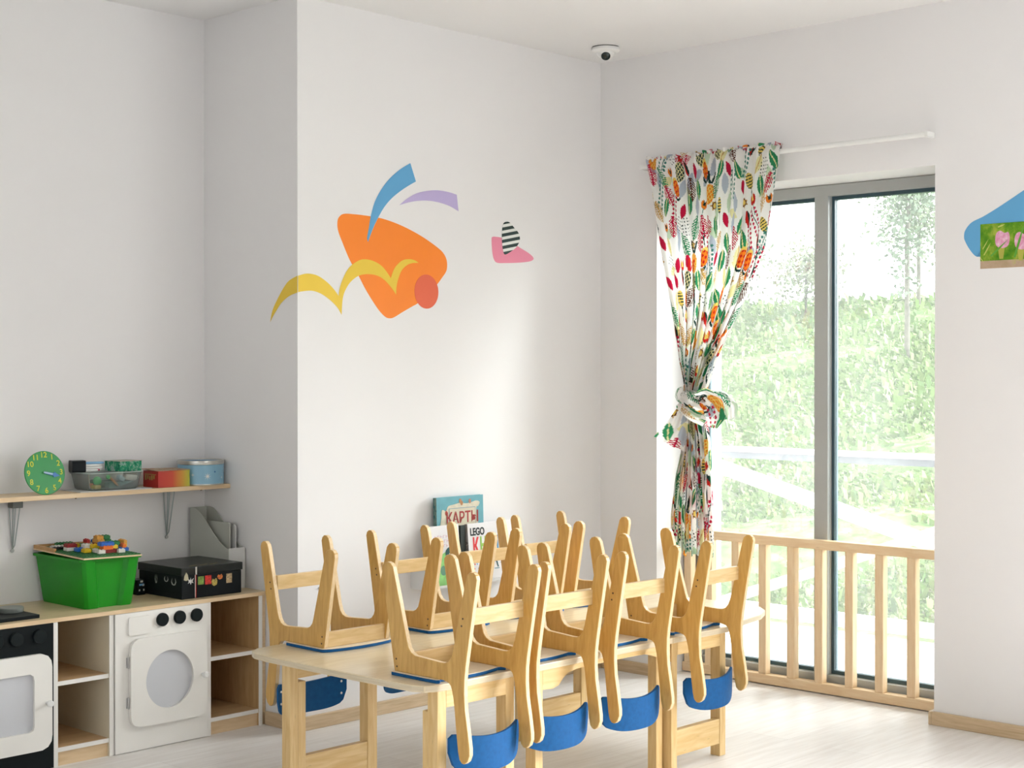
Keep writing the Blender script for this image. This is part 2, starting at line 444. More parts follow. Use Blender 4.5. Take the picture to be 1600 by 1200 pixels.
M['grass'] = noise_mat('spring_grass', [(.30, (.04, .08, .02)), (.45, (.07, .12, .035)), (.56, (.12, .16, .07)), (.68, (.19, .21, .14))], 6, 7)
M['deck'] = noise_mat('pale_deck', [(.3, (.50, .49, .47)), (.7, (.60, .59, .57))], 3)
M['rail_grey'] = plain('grey_rail', (.13, .135, .15), .7, .12, 14)  # darker grey for the rail below the handrail
M['rail_white'] = plain('pale_timber', (.55, .54, .53), .6, .05, 10)
M['bark'] = plain('bark', (.16, .15, .12), .9, .3, 12)
for k, c in enumerate([(.20, .24, .15), (.24, .27, .18), (.17, .22, .15)]):
    mm = attr = plain('leaves_%d' % k, c, .8, .25, 3); M['leaf%d' % k] = mm
d = MB()
for k in range(15):
    y0 = 3.6-.5*k
    d.box(.46, 1.82, y0-.494, y0, -.06, -.012)
struct(d.build('terrace_floor', M['deck']))
d = MB(); nx, ny = 60, 50
vs = []; fs = []
for i in range(nx+1):
    for j in range(ny+1):
        x = 1.83+ (i/nx)**1.3*26; y = -14+30*j/ny
        t = x-1.9
        z = -.05 + max(0, t-.35)*.19 - max(0, t-14)*.25 + .05*math.sin(x*1.9+y)*min(1, t)+.06*math.sin(y*1.3)*min(1, t)
        vs.append((x, y, z))
for i in range(nx):
    for j in range(ny):
        a = i*(ny+1)+j; fs.append((a, a+ny+1, a+ny+2, a+1))
hill = MB().add(vs, fs).build('grass_bank', M['grass'], smooth=True); struct(hill)
# tufts and low scrub covering the bank
NT = 120000
tx = 2.25+(rng.random(NT)**1.3)*15; k0 = tx+5.8
ty = -4.9+k0*rng.uniform(.42, .84, NT)
tz_ = -.05+np.maximum(0, tx-1.9-.35)*.19-np.maximum(0, tx-15.9)*.25-.015
hgt = rng.uniform(.02, .045, NT)*(1+tx*.10)*np.where(rng.random(NT) < .04, 2.2, 1); wdt_ = rng.uniform(.010, .022, NT)*(1+tx*.09); an = rng.uniform(0, PI, NT)
dx, dy = np.cos(an)*wdt_, np.sin(an)*wdt_; lx_, ly_ = rng.uniform(-.4, .4, NT)*hgt, rng.uniform(-.4, .4, NT)*hgt
V4 = np.stack([np.stack([tx-dx*.6, ty-dy*.6, tz_], -1), np.stack([tx+dx*.6, ty+dy*.6, tz_], -1), np.stack([tx+dx+lx_, ty+dy+ly_, tz_+hgt], -1), np.stack([tx-dx*.8+lx_, ty-dy*.8+ly_, tz_+hgt*.85], -1)], 1).reshape(-1, 3)
tm = bpy.data.meshes.new('grass_tufts'); tm.from_pydata(V4.tolist(), [], np.arange(NT*4).reshape(-1, 4).tolist())
for k, c in enumerate([(.15, .225, .075), (.20, .265, .11), (.25, .29, .165), (.12, .19, .07), (.29, .31, .215)]): tm.materials.append(plain('tuft_%d' % k, c, .9, .2, 4, spec=.1))
tm.polygons.foreach_set('material_index', rng.choice(5, NT, p=[.3, .28, .18, .16, .08]).astype(np.int32))
to = bpy.data.objects.new('grass_tufts', tm); COL.objects.link(to)
to.parent = hill; to['kind'] = 'stuff'
# guard rail on the terrace
gr = empty('terrace_railing', (1.86, -.7, -.012), 'white timber balustrade with crossed braces at the edge of the outdoor terrace', 'railing')
def gpart(mb, name, mat, label=None):
    o = mb.build(name, mat, bevel=.004); o.parent = gr; o.matrix_parent_inverse = Matrix.Translation(-Vector(gr.location))
    if label: o['label'] = label
    return o
gpart(MB().box(1.80, 1.92, -3.2, 1.9, .985, 1.012), 'handrail', M['rail_white'])
gpart(MB().box(1.825, 1.87, -3.2, 1.9, .945, .985), 'upper_rail', M['rail_grey'], 'grey upper rail')
gpart(MB().box(1.835, 1.88, -3.2, 1.9, .005, .085), 'lower_rail', M['rail_white'])
for y in (1.86, .80, -2.12, -3.16):
    gpart(MB().box(1.84, 1.9, y-.045, y+.045, -.012, .985), 'post', M['rail_white'])
def brace(y0, z0, y1, z1, wd, x0, x1, yo=0):
    dy, dz = y1-y0, z1-z0; l = math.hypot(dy, dz); ny_, nz_ = -dz/l*wd/2, dy/l*wd/2
    return MB().prism([(y0+ny_, z0+nz_), (y1+ny_, z1+nz_), (y1-ny_, z1-nz_), (y0-ny_, z0-nz_)], lambda a, b, t: (t, a, b), x0, x1)
gpart(brace(.75, .925, -2.08, .195, .088, 1.84, 1.86), 'brace', M['rail_white'])
gpart(brace(.70, .03, -1.75, .93, .062, 1.862, 1.88), 'brace', M['rail_white'])
# trees on the bank
def tree(x, y, z, h, r, mat, label, n=2600, airy=1.0):
    t = empty('garden_tree', (x, y, z), label, 'tree', 'spring trees on the bank')
    MB().tube([(0, 0, -.3), (.05, .03, h*.4), (0, -.05, h*.75), (0, 0, h*.95)], [.035, .03, .02, .008]).build('trunk', M['bark'], t, smooth=True)
    m = MB(); c = rng.normal(size=(34, 3)); c /= np.linalg.norm(c, axis=1)[:, None]; c *= rng.uniform(.3, 1, (34, 1))
    cen = c*np.array([r, r, h*.36])+np.array([0, 0, h*.62])
    for k in range(n):
        q = cen[rng.integers(34)]+rng.normal(size=3)*r*.24*airy
        a = rng.normal(size=3); a /= np.linalg.norm(a); b = np.cross(a, rng.normal(size=3)); b /= np.linalg.norm(b); s = rng.uniform(.02, .05)
        m.add([q-a*s, q+b*s*.6, q+a*s, q-b*s*.6], [(0, 1, 2, 3)])
    m.build('crown', mat, t)
def gz(x): t = x-1.9; return -.05+max(0, t-.35)*.19-max(0, t-14)*.25
for x, y, h, r, k, n, ai, lab in [
    (13.0, 8.75, 1.6, .6, 0, 3000, 1.2, 'bushy young tree on the grass bank seen through the left pane, nearest the curtain'),
    (14.6, 8.2, 1.2, .5, 1, 2000, 1.3, 'thin pale tree on the bank just left of the window mullion'),
    (11.0, 4.45, 3.6, .4, 2, 2600, 1.2, 'tall narrow tree on the bank near the right edge of the right pane'),
    (15.2, 11.3, 3.0, 1.0, 1, 4000, 1.3, 'broad pale tree further up the bank behind the curtain'),
    (15.2, 6.6, 2.6, .6, 0, 3000, 1.4, 'loose pale tree on top of the bank, just right of the window mullion')]:
    tree(x, y, gz(x), h, r, M['leaf%d' % k], lab, n, ai)

# ------------------------------------------------------------------ safety railing in the window
rl = empty('safety_railing', (.222, -1.08, .004), 'low pale pine railing across the foot of the tall window', 'railing')
def rpart(mb, name, mat):
    o = mb.build(name, mat, bevel=.003); o.parent = rl; o.matrix_parent_inverse = Matrix.Translation(-Vector(rl.location)); return o
rpart(MB().box(.198, .246, W1+.002, W0-.002, .656, .698), 'top_rail', M['rail_pine_h'])
rpart(MB().box(.198, .246, W1+.002, W0-.002, .004, .048), 'bottom_rail', M['rail_pine_h'])
for y in (-.385, -.51, -.665, -.82, -.977, -1.126, -1.284, -1.436, -1.593, -1.75):
    o = MB().box(-.020, .020, -.0205, .0205, .048, .656).build('baluster', M['rail_pine'], bevel=.003)
    o.parent = rl; o.location = (.0, y+1.08, -.004)

# ------------------------------------------------------------------ tables
def table(cx, poly, legs, aprons, low, label, xedge):
    t = empty('activity_table', (cx, -1.0, 0), label, 'table')
    ZT = .49
    P = [(x-cx, y+1.0) for x, y in poly]
    mb = MB(); mb.prism(P, lambda a, b, z: (a, b, z), ZT-.022, ZT, mi=1, cap_mi=0)
    mb.build('tabletop', [M['table'], M['table_edge']], t, bevel=.003)
    for (x0, x1, y0, y1, ext) in legs:
        l = MB().box(x0-cx, x1-cx, y0+1, y1+1, 0, ZT-.022).build('leg', M['pine'], t, bevel=.002)
        if ext:
            ex0, ex1, ey0, ey1 = ext
            MB().box(ex0-cx, ex1-cx, ey0+1, ey1+1, 0, .402).build('leg_extension', M['pine'], l, bevel=.002)
    for x0, x1, y0, y1, zb, wave in aprons:
        if not wave: MB().box(x0-cx, x1-cx, y0+1, y1+1, zb, ZT-.022).build('apron', M['pine_h'], t, bevel=.0015)
        else:
            pts = [(x0, ZT-.022), (x0, .402), (x0+.05, .399), (x0+.08, .406), (x0+.10, .425), (x0+.125, .441), (x0+.17, .449), (x0+.24, .451)]
            pts += [(x1-.24, .451), (x1-.15, .449), (x1-.11, .441), (x1-.08, .430), (x1, .424), (x1, ZT-.022)]
            MB().prism([(a-cx, b) for a, b in pts], lambda a, b, q: (a, q, b), y0+1, y1+1).build('apron', M['pine_h'], t)
    for x0, x1, y0, y1 in low:
        MB().box(x0-cx, x1-cx, y0+1, y1+1, .048, .143).build('lower_rail', M['pine_h'], t, bevel=.002)
    return t
YF, YB = -1.480, -.782
S1, S2 = -2.085, -1.345
left_poly = [(S1-.0008, -1.487), (-2.47, -1.487), (-2.53, -1.480), (-2.568, -1.462), (-2.583, -1.42), (-2.588, -1.36), (-2.595, -1.0), (-2.594, -.72), (-2.585, -.62), (-2.565, -.58), (-2.525, -.556), (-2.45, -.548), (S1-.0008, -.548)]
mid_poly = [(S1+.0008, -1.487), (S1+.0008, -.548), (S2-.0008, -.548), (S2-.0008, -1.487)]
right_poly = [(S2+.0008, -1.487), (S2+.0008, -.548), (-1.0, -.548), (-.80, -.565), (-.62, -.62), (-.52, -.70), (-.483, -.80), (-.478, -1.20), (-.50, -1.29), (-.56, -1.355), (-.66, -1.405), (-.86, -1.445), (-1.0, -1.487)]
A = table(-2.35, left_poly,
    [(-2.529, -2.491, YF, YF+.045, (-2.529, -2.491, YF+.045, YF+.068)), (-2.222, -2.183, YF, YF+.045, None),
     (-2.556, -2.521, YB, YB+.045, (-2.521, -2.488, YB, YB+.045)), (-2.206, -2.162, YB, YB+.045, None)],
    [(-2.491, -2.222, YF, YF+.022, .414, 0), (-2.521, -2.206, YB, YB+.022, .414, 0)],
    [(-2.4875, -2.2065, YB+.002, YB+.03)], 'left end table with rounded outer corners and pine frame, nearest the play kitchen', 0)
B = table(-1.72, mid_poly,
    [(-2.080+.0, -2.043, YF+.001, YF+.045, None), (-1.396, -1.360, YF+.03, YF+.07, None), (-1.396, -1.360, YB, YB+.045, None)],
    [(-2.043, -1.352, YF+.001, YF+.0225, .4, 1), (-2.043, -1.396, YB, YB+.022, .4, 1)],
    [], 'straight middle table of the three, its pine apron cut in a wave', 0)
MB().box(-1.376+1.72, -1.352+1.72, YF+1-.003, YF+1, .378, .402).build('bracket', M['metal'], B)
Cc = table(-1.0, right_poly,
    [(S2+.0, -1.311, YF, YF+.05, None), (-1.044, -1.008, YF, YF+.045, None), (S2, -1.311, YB, YB+.045, None), (-1.044, -1.008, YB, YB+.045, None)],
    [(-1.311, -1.044, YF, YF+.022, .421, 0), (-1.311, -1.044, YB, YB+.022, .421, 0)],
    [(-1.3105, -1.0445, YF+.002, YF+.03), (-1.3105, -1.0445, YB+.002, YB+.03)], 'right end table with a tapered rounded tip pointing at the window railing', 0)

# ------------------------------------------------------------------ chairs
PROF = [(-.158, .012), (-.218, .332), (-.2165, .346), (-.207, .356), (-.192, .360), (-.177, .356), (-.166, .345), (-.162, .332), (-.099, .112),
        (-.092, .093), (-.080, .080), (-.063, .0725), (.052, .066), (.072, .067), (.088, .0735), (.100, .087), (.109, .11),
        (.127, .184), (.164, .335), (.170, .349), (.182, .358), (.196, .359), (.207, .351), (.2115, .338), (.209, .322),
        (.184, .185), (.163, .065), (.158, .025), (.157, -.02), (.160, -.068), (.173, -.14), (.180, -.185), (.180, -.205), (.172, -.224), (.158, -.235), (.146, -.234), (.136, -.224),
        (.130, -.20), (.121, -.13), (.115, -.075), (.109, -.035), (.1025, -.012), (.098, -.001), (.089, .007), (.066, .012)]
def make_chair():
    c = empty('preschool_chair', (0, 0, .49), 'x', 'chair', 'birch chairs stacked upside down on the tables')
    # local y = -v : the backrest hangs towards -y
    for x0 in (-.149, .131):
        p = MB().prism(PROF, lambda a, b, t: (t, -a, b), x0, x0+.018, mi=1, cap_mi=0).build('side_frame', [M['birch'], M['birch_edge']], c, bevel=.0018, seg=1)
        xs = x0-.0008 if x0 < 0 else x0+.018-.0012
        for v, z in ((.1525, .213), (.147, .190), (-.149, .052), (-.146, .028)):
            MB().lathe([(.0032, 0), (.0032, .002)], (xs, -v, z), 10, 'X').build('screw', M['dark_hole'], p)
    def seat_poly(dz=0):
        pts = []
        for k in range(13):
            t = -1+2*k/12; pts.append((t*.158, .172+.022*(1-t*t)))
        pts[0] = (-.151, .170); pts[-1] = (.151, .170)
        pts = pts[::-1]                      # right to left along the front
        pts += [(-.1595, .160), (-.161, .0), (-.159, -.044), (-.150, -.0515), (-.130, -.036)]
        for k in range(1, 8):
            t = -1+2*k/8; pts.append((t*.125, -.036-.02*(1-t*t)))
        pts += [(.130, -.036), (.150, -.0515), (.159, -.044), (.161, 0), (.1595, .160)]
        return pts
    MB().prism(seat_poly(), lambda a, b, t: (a, b, t), 0, .0105).build('seat', M['blue'], c, bevel=.0012, seg=1)
    o = MB().prism(seat_poly(), lambda a, b, t: (a, b, t), .0105, .012).build('seat_underside', M['seat_cream'], c)
    o['label'] = 'pale unpainted underside of the blue seat'
    MB().box(-.131, .131, .137, .155, .0125, .066).build('front_rail', M['birch_bar'], c, bevel=.0015)
    MB().box(-.131, .131, -.148, -.130, .186, .237).build('crossbar', M['birch_bar'], c, bevel=.0015)
    # curved backrest
    m = MB(); n = 28; rows = 9; vs = []; fs = []
    for side in (0, 1):
        for i in range(n+1):
            s = -1+2*i/n; x = s*.157
            v = .103+.046*(1-s*s)-(.010 if side else 0)
            edge = min(1, (1-abs(s))/.16); ez = math.sqrt(max(0, 1-(1-edge)**2))
            zt = -.168+.022*s*s-(.018*(1-ez)); zb = -.279+.030*s*s*s*s+.004*s*s+.036*(1-ez)
            for j in range(rows):
                vs.append((x, -v, zt+(zb-zt)*j/(rows-1)))
    R = rows; K = (n+1)*R
    for i in range(n):
        for j in range(R-1):
            a = i*R+j; fs.append((a, a+R, a+R+1, a+1)); fs.append((K+a, K+a+1, K+a+R+1, K+a+R))
        fs.append((i*R, K+i*R, K+(i+1)*R, (i+1)*R)); b = R-1
        fs.append((i*R+b, (i+1)*R+b, K+(i+1)*R+b, K+i*R+b))
    for j in range(R-1):
        fs.append((j, j+1, K+j+1, K+j)); a = n*R+j; fs.append((a, K+a, K+a+1, a+1))
    b = m.add(vs, fs).build('backrest', M['blue'], c, smooth=True)
    for x in (-.138, .138):
        for z in (-.178, -.222):
            MB().lathe([(.0045, 0), (.0045, .0014), (.002, .002)], (x, -.1015, z), 10, 'Y').build('bolt', M['metal'], b)
    return c
chair0 = make_chair()
spots = [(-2.360, -1.417, 0, 'overturned birch chair at the near left table corner, leftmost of the front row of four'),
         (-2.002, -1.402, 0, 'overturned birch chair on the near table edge, second from left in the front row'),
         (-1.610, -1.404, 0, 'overturned birch chair on the near table edge, third from left in the front row'),
         (-1.153, -1.403, 0, 'overturned birch chair in the front row, nearest to the window railing'),
         (-2.261, -0.633, PI, 'overturned birch chair at the far left table corner, beside the play kitchen'),
         (-1.742, -0.619, PI, 'overturned birch chair in the back row, second from left, beneath the book rack'),
         (-1.292, -0.602, PI, 'overturned birch chair in the back row, third from the left, behind the middle table'),
         (-0.899, -0.590, PI, 'overturned birch chair at the right end of the back row, nearest the room corner')]
for i, (x, y, a, lab) in enumerate(spots):
    c = chair0 if i == 0 else copy_tree(chair0)
    c.location = (x, y, .4905); c.rotation_euler = (0, 0, a + [.007, -.037, -.037, .04, -.021, -.025, -.041, -.045][i]); c['label'] = lab

# ------------------------------------------------------------------ play kitchen along the alcove
CY = .20; CZ = .538; CB = .644
MB().box(-3.9, -1.901, CY-.002, CB, CZ, .553)
ct = MB(); ct.box(-3.9, -1.901, CY+.0, CB, CZ, .5535)
ct = MB().add([], [])
ct.box(-3.9, -1.901, CY+.0005, CB, CZ, .5535)
ob = ct.build('kitchen_worktop', M['counter'], bevel=.001)
tag(ob, 'long beech-look worktop lying across the row of play kitchen cabinets', 'worktop')
MB().box(-3.9, -1.901, CY-.0015, CY+.0003, CZ, .5535).build('edge_band', M['counter_edge'], ob)['label'] = 'slightly darker front edge band'
def open_cabinet(x0, x1, t, label, inner_l, outer=False, shelves=(.314, .068), pale_right=True):
    """x0..x1 outer; t panel thickness"""
    e = empty('open_shelf_cabinet', ((x0+x1)/2, .42, 0), label, 'cabinet'); ox, oy = -(x0+x1)/2, -.42
    def P(name, x_0, x_1, y0, y1, z0, z1, mat, mi=None, lab=None):
        o = MB().box(x_0+ox, x_1+ox, y0+oy, y1+oy, z0, z1).build(name, mat, e); 
        if lab: o['label'] = lab
        return o
    P('side_panel', x0, x0+t, CY+.006, CB-.002, 0.0, CZ-.001, M['cab_in'])
    P('edge_strip', x0, x0+t, CY+.002, CY+.006, 0.0, CZ-.001, M['cab_white'])
    P('side_panel', x1-t, x1, CY+.006, CB-.002, 0.0, CZ-.001, M['cab_pale'] if pale_right else M['cab_in'])
    P('edge_strip', x1-t, x1, CY+.002, CY+.006, 0.0, CZ-.001, M['cab_white'])
    P('back_panel', x0+t, x1-t, CB-.010, CB-.002, 0.0, CZ-.001, M['cab_in'])
    for z in shelves:
        s = P('shelf', x0+t, x1-t, CY+.012, CB-.010, z-.015, z, M['cab_shelf'])
        o = MB().box(x0+t+ox, x1-t+ox, CY+.008+oy, CY+.012+oy, z-.0155, z+.0005).build('shelf_edge', M['cab_white'], s)
    P('plinth', x0+t, x1-t, CY+.016, CY+.03, 0.0, .052, M['counter_edge'])
    return e
open_cabinet(-2.882, -2.630+.002, .018, 'open two-shelf cabinet between the black play oven and the white play washing machine', None)
eb = open_cabinet(-2.199, -1.926, .0165, 'open two-shelf cabinet at the right end of the play kitchen', None, pale_right=False)
o = MB().box(-1.9245, -1.8985-.004, CY+.012, CB-.002, 0, CZ-.001).build('cabinet_end_panel', M['counter_edge'])
tag(o, 'tall narrow beech end panel closing the play kitchen against the wall', 'panel')
# washing machine
def nY(a, b, t): return (a, t, b)
wm = empty('play_washing_machine', (-2.412, .42, 0), 'white wooden play washing machine with round door window and three black knobs', 'play washing machine')
def wp(mb, name, mat, par=None, bevel=0, label=None, smooth=False):
    for k, v in enumerate(mb.v): mb.v[k] = (v[0]+2.412, v[1]-.42, v[2])
    o = mb.build(name, mat, par or wm, bevel=bevel, smooth=smooth)
    if label: o['label'] = label
    return o
wb = MB(); wb.box(-2.6245, -2.2005, CY-.004, CY+.012, .002, CZ-.001); wp(wb, 'front_panel', M['cab_white'], bevel=.001)
wb = MB(); wb.box(-2.6245, -2.2005, CY+.0125, CB-.002, 0, CZ-.001); wp(wb, 'body', M['cab_pale'])
F0 = CY-.004
wb = MB().prism(rrect(-2.569, -2.470, .449, .520, .008), nY, F0-.006, F0); wp(wb, 'drawer_front', M['cab_white'])
for x in (-2.417, -2.337, -2.2575):
    wp(MB().lathe([(.026, 0), (.026, -.010), (.024, -.013)], (x, F0, .496), 32, 'Y'), 'control_knob', M['knob_black'], label='round black control knob')
n = 72; outer = resample(rrect(-2.567, -2.2165, .094, .436, .042), n, (-2.391, .263)); inner = [(-2.391+.109*math.cos(2*PI*k/n), .263+.113*math.sin(2*PI*k/n)) for k in range(n)]
door = wp(ring_plate(outer, inner, nY, F0-.018, F0-.001), 'door', M['cab_white'])
wp(MB().prism(inner, nY, F0-.006, F0-.0012), 'door_window', M['frost'], door, label='frosted round pane')
wp(MB().lathe([(.006, 0), (.006, -.014), (.0125, -.020), (.0125, -.028), (.008, -.032)], (-2.240, F0-.018, .260), 24, 'Y'), 'door_knob', M['white_plastic'], door, smooth=True)
for z in (.347, .192):
    h = MB(); h.box(-2.578, -2.568, F0-.003, F0-.0002, z-.020, z+.020); h.lathe([(.0035, z-.022), (.0035, z+.022)], (-2.571, F0-.006, 0), 10)
    wp(h, 'hinge', M['metal'])
# oven
ov = empty('play_oven', (-3.1, .42, 0), 'black wooden play oven with a cream door and rectangular frosted window', 'play oven')
def op(mb, name, mat, par=None, bevel=0, label=None, smooth=False):
    for k, v in enumerate(mb.v): mb.v[k] = (v[0]+3.1, v[1]-.42, v[2])
    o = mb.build(name, mat, par or ov, bevel=bevel, smooth=smooth)
    if label: o['label'] = label
    return o
op(MB().box(-3.345, -2.8835, CY+.0125, CB-.002, 0, CZ-.001), 'body', M['black_panel'])
op(MB().box(-3.345, -2.8835, CY-.002, CY+.012, .002, CZ-.001), 'front_panel', M['black_panel'], bevel=.001)
G0 = CY-.002
for x in (-3.19, -3.112, -3.035, -2.944):
    op(MB().lathe([(.026, 0), (.026, -.010), (.024, -.013)], (x, G0, .495), 28, 'Y'), 'control_knob', M['knob_black'])
outer = resample(rrect(-3.33, -2.899, .078, .432, .045), n, (-3.115, .255)); inner = resample(rrect(-3.255, -2.971, .150, .363, .018), n, (-3.115, .255))
door = op(ring_plate(outer, inner, nY, G0-.018, G0-.001), 'door', M['cab_white'])
op(MB().prism(inner, nY, G0-.006, G0-.0012), 'door_window', M['frost'], door, label='frosted rectangular pane')
op(MB().lathe([(.006, 0), (.006, -.014), (.0125, -.020), (.0125, -.028), (.008, -.032)], (-2.921, G0-.018, .250), 24, 'Y'), 'door_knob', M['white_plastic'], door, smooth=True)
# hob
hb = empty('play_hob', (-3.10, .37, .5537), 'black toy hob with raised grey burners on the left of the worktop', 'play hob')
MB().prism(rrect(-.235, .188, -.128, .150, .008), lambda a, b, t: (a, b, t), 0, .013).build('hob_plate', M['black_panel'], hb, bevel=.002)
for x, y in ((.148, .005), (.072, .088), (-.13, -.02), (-.13, .085)):
    MB().lathe([(.044, 0), (.046, .003), (.046, .017), (.044, .019)], (x-.006, y, .0133), 40).build('burner', M['burner'], hb, smooth=True)

# ------------------------------------------------------------------ things on the worktop
TZ = .5538
# green bin : tapered box with corner columns and a rim
gb = empty('storage_bin', (-2.588, .4575, TZ), 'open bright green plastic bin full of toy blocks, with a brick baseplate on top', 'bin')
def bin_loop(w, d, z, dent):
    hw, hd = w/2, d/2
    c = .05
    return [(-hw, -hd+.012, z), (-hw+.012, -hd, z), (-hw+c, -hd, z), (-hw+c+.014, -hd+dent, z), (0, -hd+dent, z), (hw-c-.014, -hd+dent, z), (hw-c, -hd, z), (hw-.012, -hd, z), (hw, -hd+.012, z),
            (hw, hd-.012, z), (hw-.012, hd, z), (-hw+.012, hd, z), (-hw, hd-.012, z)]
def loft(loops, cap=True):
    mb = MB(); k = len(loops[0]); vs = [p for l in loops for p in l]; fs = []
    for i in range(len(loops)-1):
        for j in range(k):
            j2 = (j+1) % k; fs.append((i*k+j, i*k+j2, (i+1)*k+j2, (i+1)*k+j))
    if cap: fs.append(tuple(range(k)))
    return mb.add(vs, fs)
lo = [bin_loop(.205, .325, 0, .012), bin_loop(.21, .33, .01, .014), bin_loop(.252, .362, .182, .018), bin_loop(.252, .362, .193, .018)]
li = [bin_loop(.246, .356, .193, .018), bin_loop(.204, .324, .012, .014)]
bb_ = loft(lo+li+[[(x*.98, y*.98, z) for x, y, z in li[-1]]], True); k = 13; bb_.f.append(tuple(6*k+j for j in range(k))); bb_.mi.append(0)
bb_.build('bin_body', M['green_bin'], gb, bevel=.002, smooth=True)
rim_o = bin_loop(.274, .370, .193, .004); rim_i = bin_loop(.250, .356, .193, .016)
r = MB(); k = 13
vs = [(x, y, z-.010) for x, y, z in rim_o]+[(x, y, z) for x, y, z in rim_o]+[(x, y, z) for x, y, z in rim_i]+[(x, y, z-.010) for x, y, z in rim_i]
fs = []
for a in range(4):
    b_ = (a+1) % 4
    for j in range(k):
        j2 = (j+1) % k; fs.append((a*k+j, a*k+j2, b_*k+j2, b_*k+j))
r.add(vs, fs).build('rim', M['green_bin'], gb, bevel=.001)
# loose blocks heaped inside, dimly seen: one heap nobody could count
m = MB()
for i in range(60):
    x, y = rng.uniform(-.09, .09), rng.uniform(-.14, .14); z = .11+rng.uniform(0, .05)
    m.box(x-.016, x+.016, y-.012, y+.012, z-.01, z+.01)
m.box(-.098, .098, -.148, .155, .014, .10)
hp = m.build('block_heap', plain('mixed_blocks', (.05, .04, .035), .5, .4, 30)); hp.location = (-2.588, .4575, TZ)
tag(hp, 'dark heap of loose toy blocks inside the green bin, under the baseplate', 'toy blocks', kind='stuff')
# baseplate with wooden frame, tilted
PL = Matrix.Translation((-2.594, .445, .7515)) @ Matrix.Rotation(math.radians(1.6), 4, 'X') @ Matrix.Rotation(math.radians(1.2), 4, 'Y')
bp_ = empty('brick_baseplate', (0, 0, 0), 'green toy brick baseplate in a thin wooden frame lying tilted across the green bin', 'baseplate'); bp_.matrix_world = PL
m = MB(); m.box(-.124, .124, -.183, .183, .006, .010)
for i in range(15):
    for j in range(22):
        x, y = -.112+i*.016, -.168+j*.016
        m.lathe([(.0045, .0095), (.0045, .0125)], (x, y, 0), 6)
m.build('green_plate', plain('green_brick_plate', (.006, .13, .02), .35, .05), bp_)
MB().box(-.128, .128, -.187, .187, 0, .006).build('backing_board', M['counter_edge'], bp_, bevel=.001)
m = MB(); m.box(-.128, .128, .178, .187, .006, .020); m.box(-.128, -.119, .03, .178, .006, .020)
m.build('frame_strip', wood('orange_frame', (.42, .22, .07), (.52, .30, .11), .4, (2, 2, 2)), bp_)
BC = dict(red=(.45, .012, .01), white=(.72, .70, .64), yellow=(.75, .50, .02), blue=(.02, .12, .45), orange=(.75, .16, .02), green=(.01, .16, .04), azure=(.20, .42, .65), lime=(.25, .45, .05), black=(.01, .01, .012), darkred=(.22, .01, .01), amber=(.62, .30, .05))
BM = {k: plain('brick_'+k, v, .3, .03) for k, v in BC.items()}
PI_ = .0145; BH = .0135
def brick(col, x, y, lvl, nx_, ny_, label, half=1.0, hscale=1.0):
    m = MB(); hx_, hy_ = nx_*PI_/2-.0003, ny_*PI_/2-.0003; h = BH*hscale-.0006
    m.box(-hx_, hx_, -hy_, hy_, 0, h)
    for i in range(nx_):
        for j in range(ny_):
            m.lathe([(.0042, h), (.0042, h+.0028)], (-hx_+PI_*(i+.5), -hy_+PI_*(j+.5), 0), 8)
    o = m.build('toy_brick', BM[col]); o.matrix_world = PL @ Matrix.Translation((x+2.583, y-.445, .0125+lvl*BH+.0004))
    tag(o, label, 'toy brick', 'toy bricks on the green baseplate')
brick('white', -2.655, .452, 0, 3, 2, 'white brick under the dark red brick at the left of the baseplate')
brick('darkred', -2.655, .452, 1, 3, 2, 'dark red brick on a white brick at the left of the baseplate')
brick('blue', -2.640, .412, 0, 2, 2, 'small blue brick between the white bricks at the left front')
brick('white', -2.612, .408, 0, 2, 2, 'white brick under another white one, left of the centre stack')
brick('white', -2.612, .408, 1, 2, 2, 'white brick topmost of the small stack left of centre')
brick('yellow', -2.633, .372, 0, 2, 2, 'yellow brick at the front left of the baseplate')
brick('white', -2.603, .352, 0, 1, 2, 'narrow white brick right of the front yellow brick')
brick('lime', -2.590, .385, 0, 2, 3, 'lime green brick left of the tall centre stack')
brick('yellow', -2.590, .385, 1, 2, 2, 'yellow brick on the lime green brick, left of the tall stack')
brick('white', -2.603, .312, 0, 2, 1, 'white brick at the front foot of the centre stack, left side')
brick('darkred', -2.565, .325, 0, 4, 2, 'dark red brick at the bottom of the centre stack')
brick('orange', -2.572, .327, 1, 3, 2, 'orange brick in the second layer of the centre stack')
brick('yellow', -2.535, .340, 1, 2, 2, 'yellow brick in the second layer beside the orange one')
brick('blue', -2.572, .332, 2, 4, 2, 'blue brick in the third layer of the centre stack')
brick('green', -2.525, .345, 2, 2, 2, 'green brick in the third layer beside the blue one')
brick('white', -2.520, .305, 0, 2, 1, 'white brick at the front foot of the centre stack, right side')
brick('azure', -2.508, .385, 0, 4, 2, 'blue-grey brick low in the light blue stack right of centre')
brick('azure', -2.508, .385, 1, 4, 2, 'light blue brick in the upper layer right of centre')
brick('orange', -2.485, .350, 1, 1, 2, 'small orange brick against the light blue stack')
brick('blue', -2.487, .350, 0, 3, 2, 'flat blue brick below the small orange brick')
brick('amber', -2.545, .43, 2, 2, 3, 'amber brick standing at the top left of the tall stack')
brick('darkred', -2.545, .43, 1, 2, 3, 'dark red brick just beneath the amber brick')
brick('green', -2.545, .43, 0, 2, 3, 'green brick at the foot of the amber stack')
brick('amber', -2.545, .43, 3, 2, 2, 'amber brick crowning the tall stack')
brick('green', -2.515, .43, 2, 2, 3, 'dark green brick at the top right of the tall stack')
brick('green', -2.515, .43, 3, 2, 2, 'dark green brick crowning the tall stack')
brick('darkred', -2.515, .43, 1, 2, 3, 'dark red brick beneath the dark green bricks')
brick('white', -2.515, .43, 0, 2, 3, 'white brick at the foot of the dark green bricks')
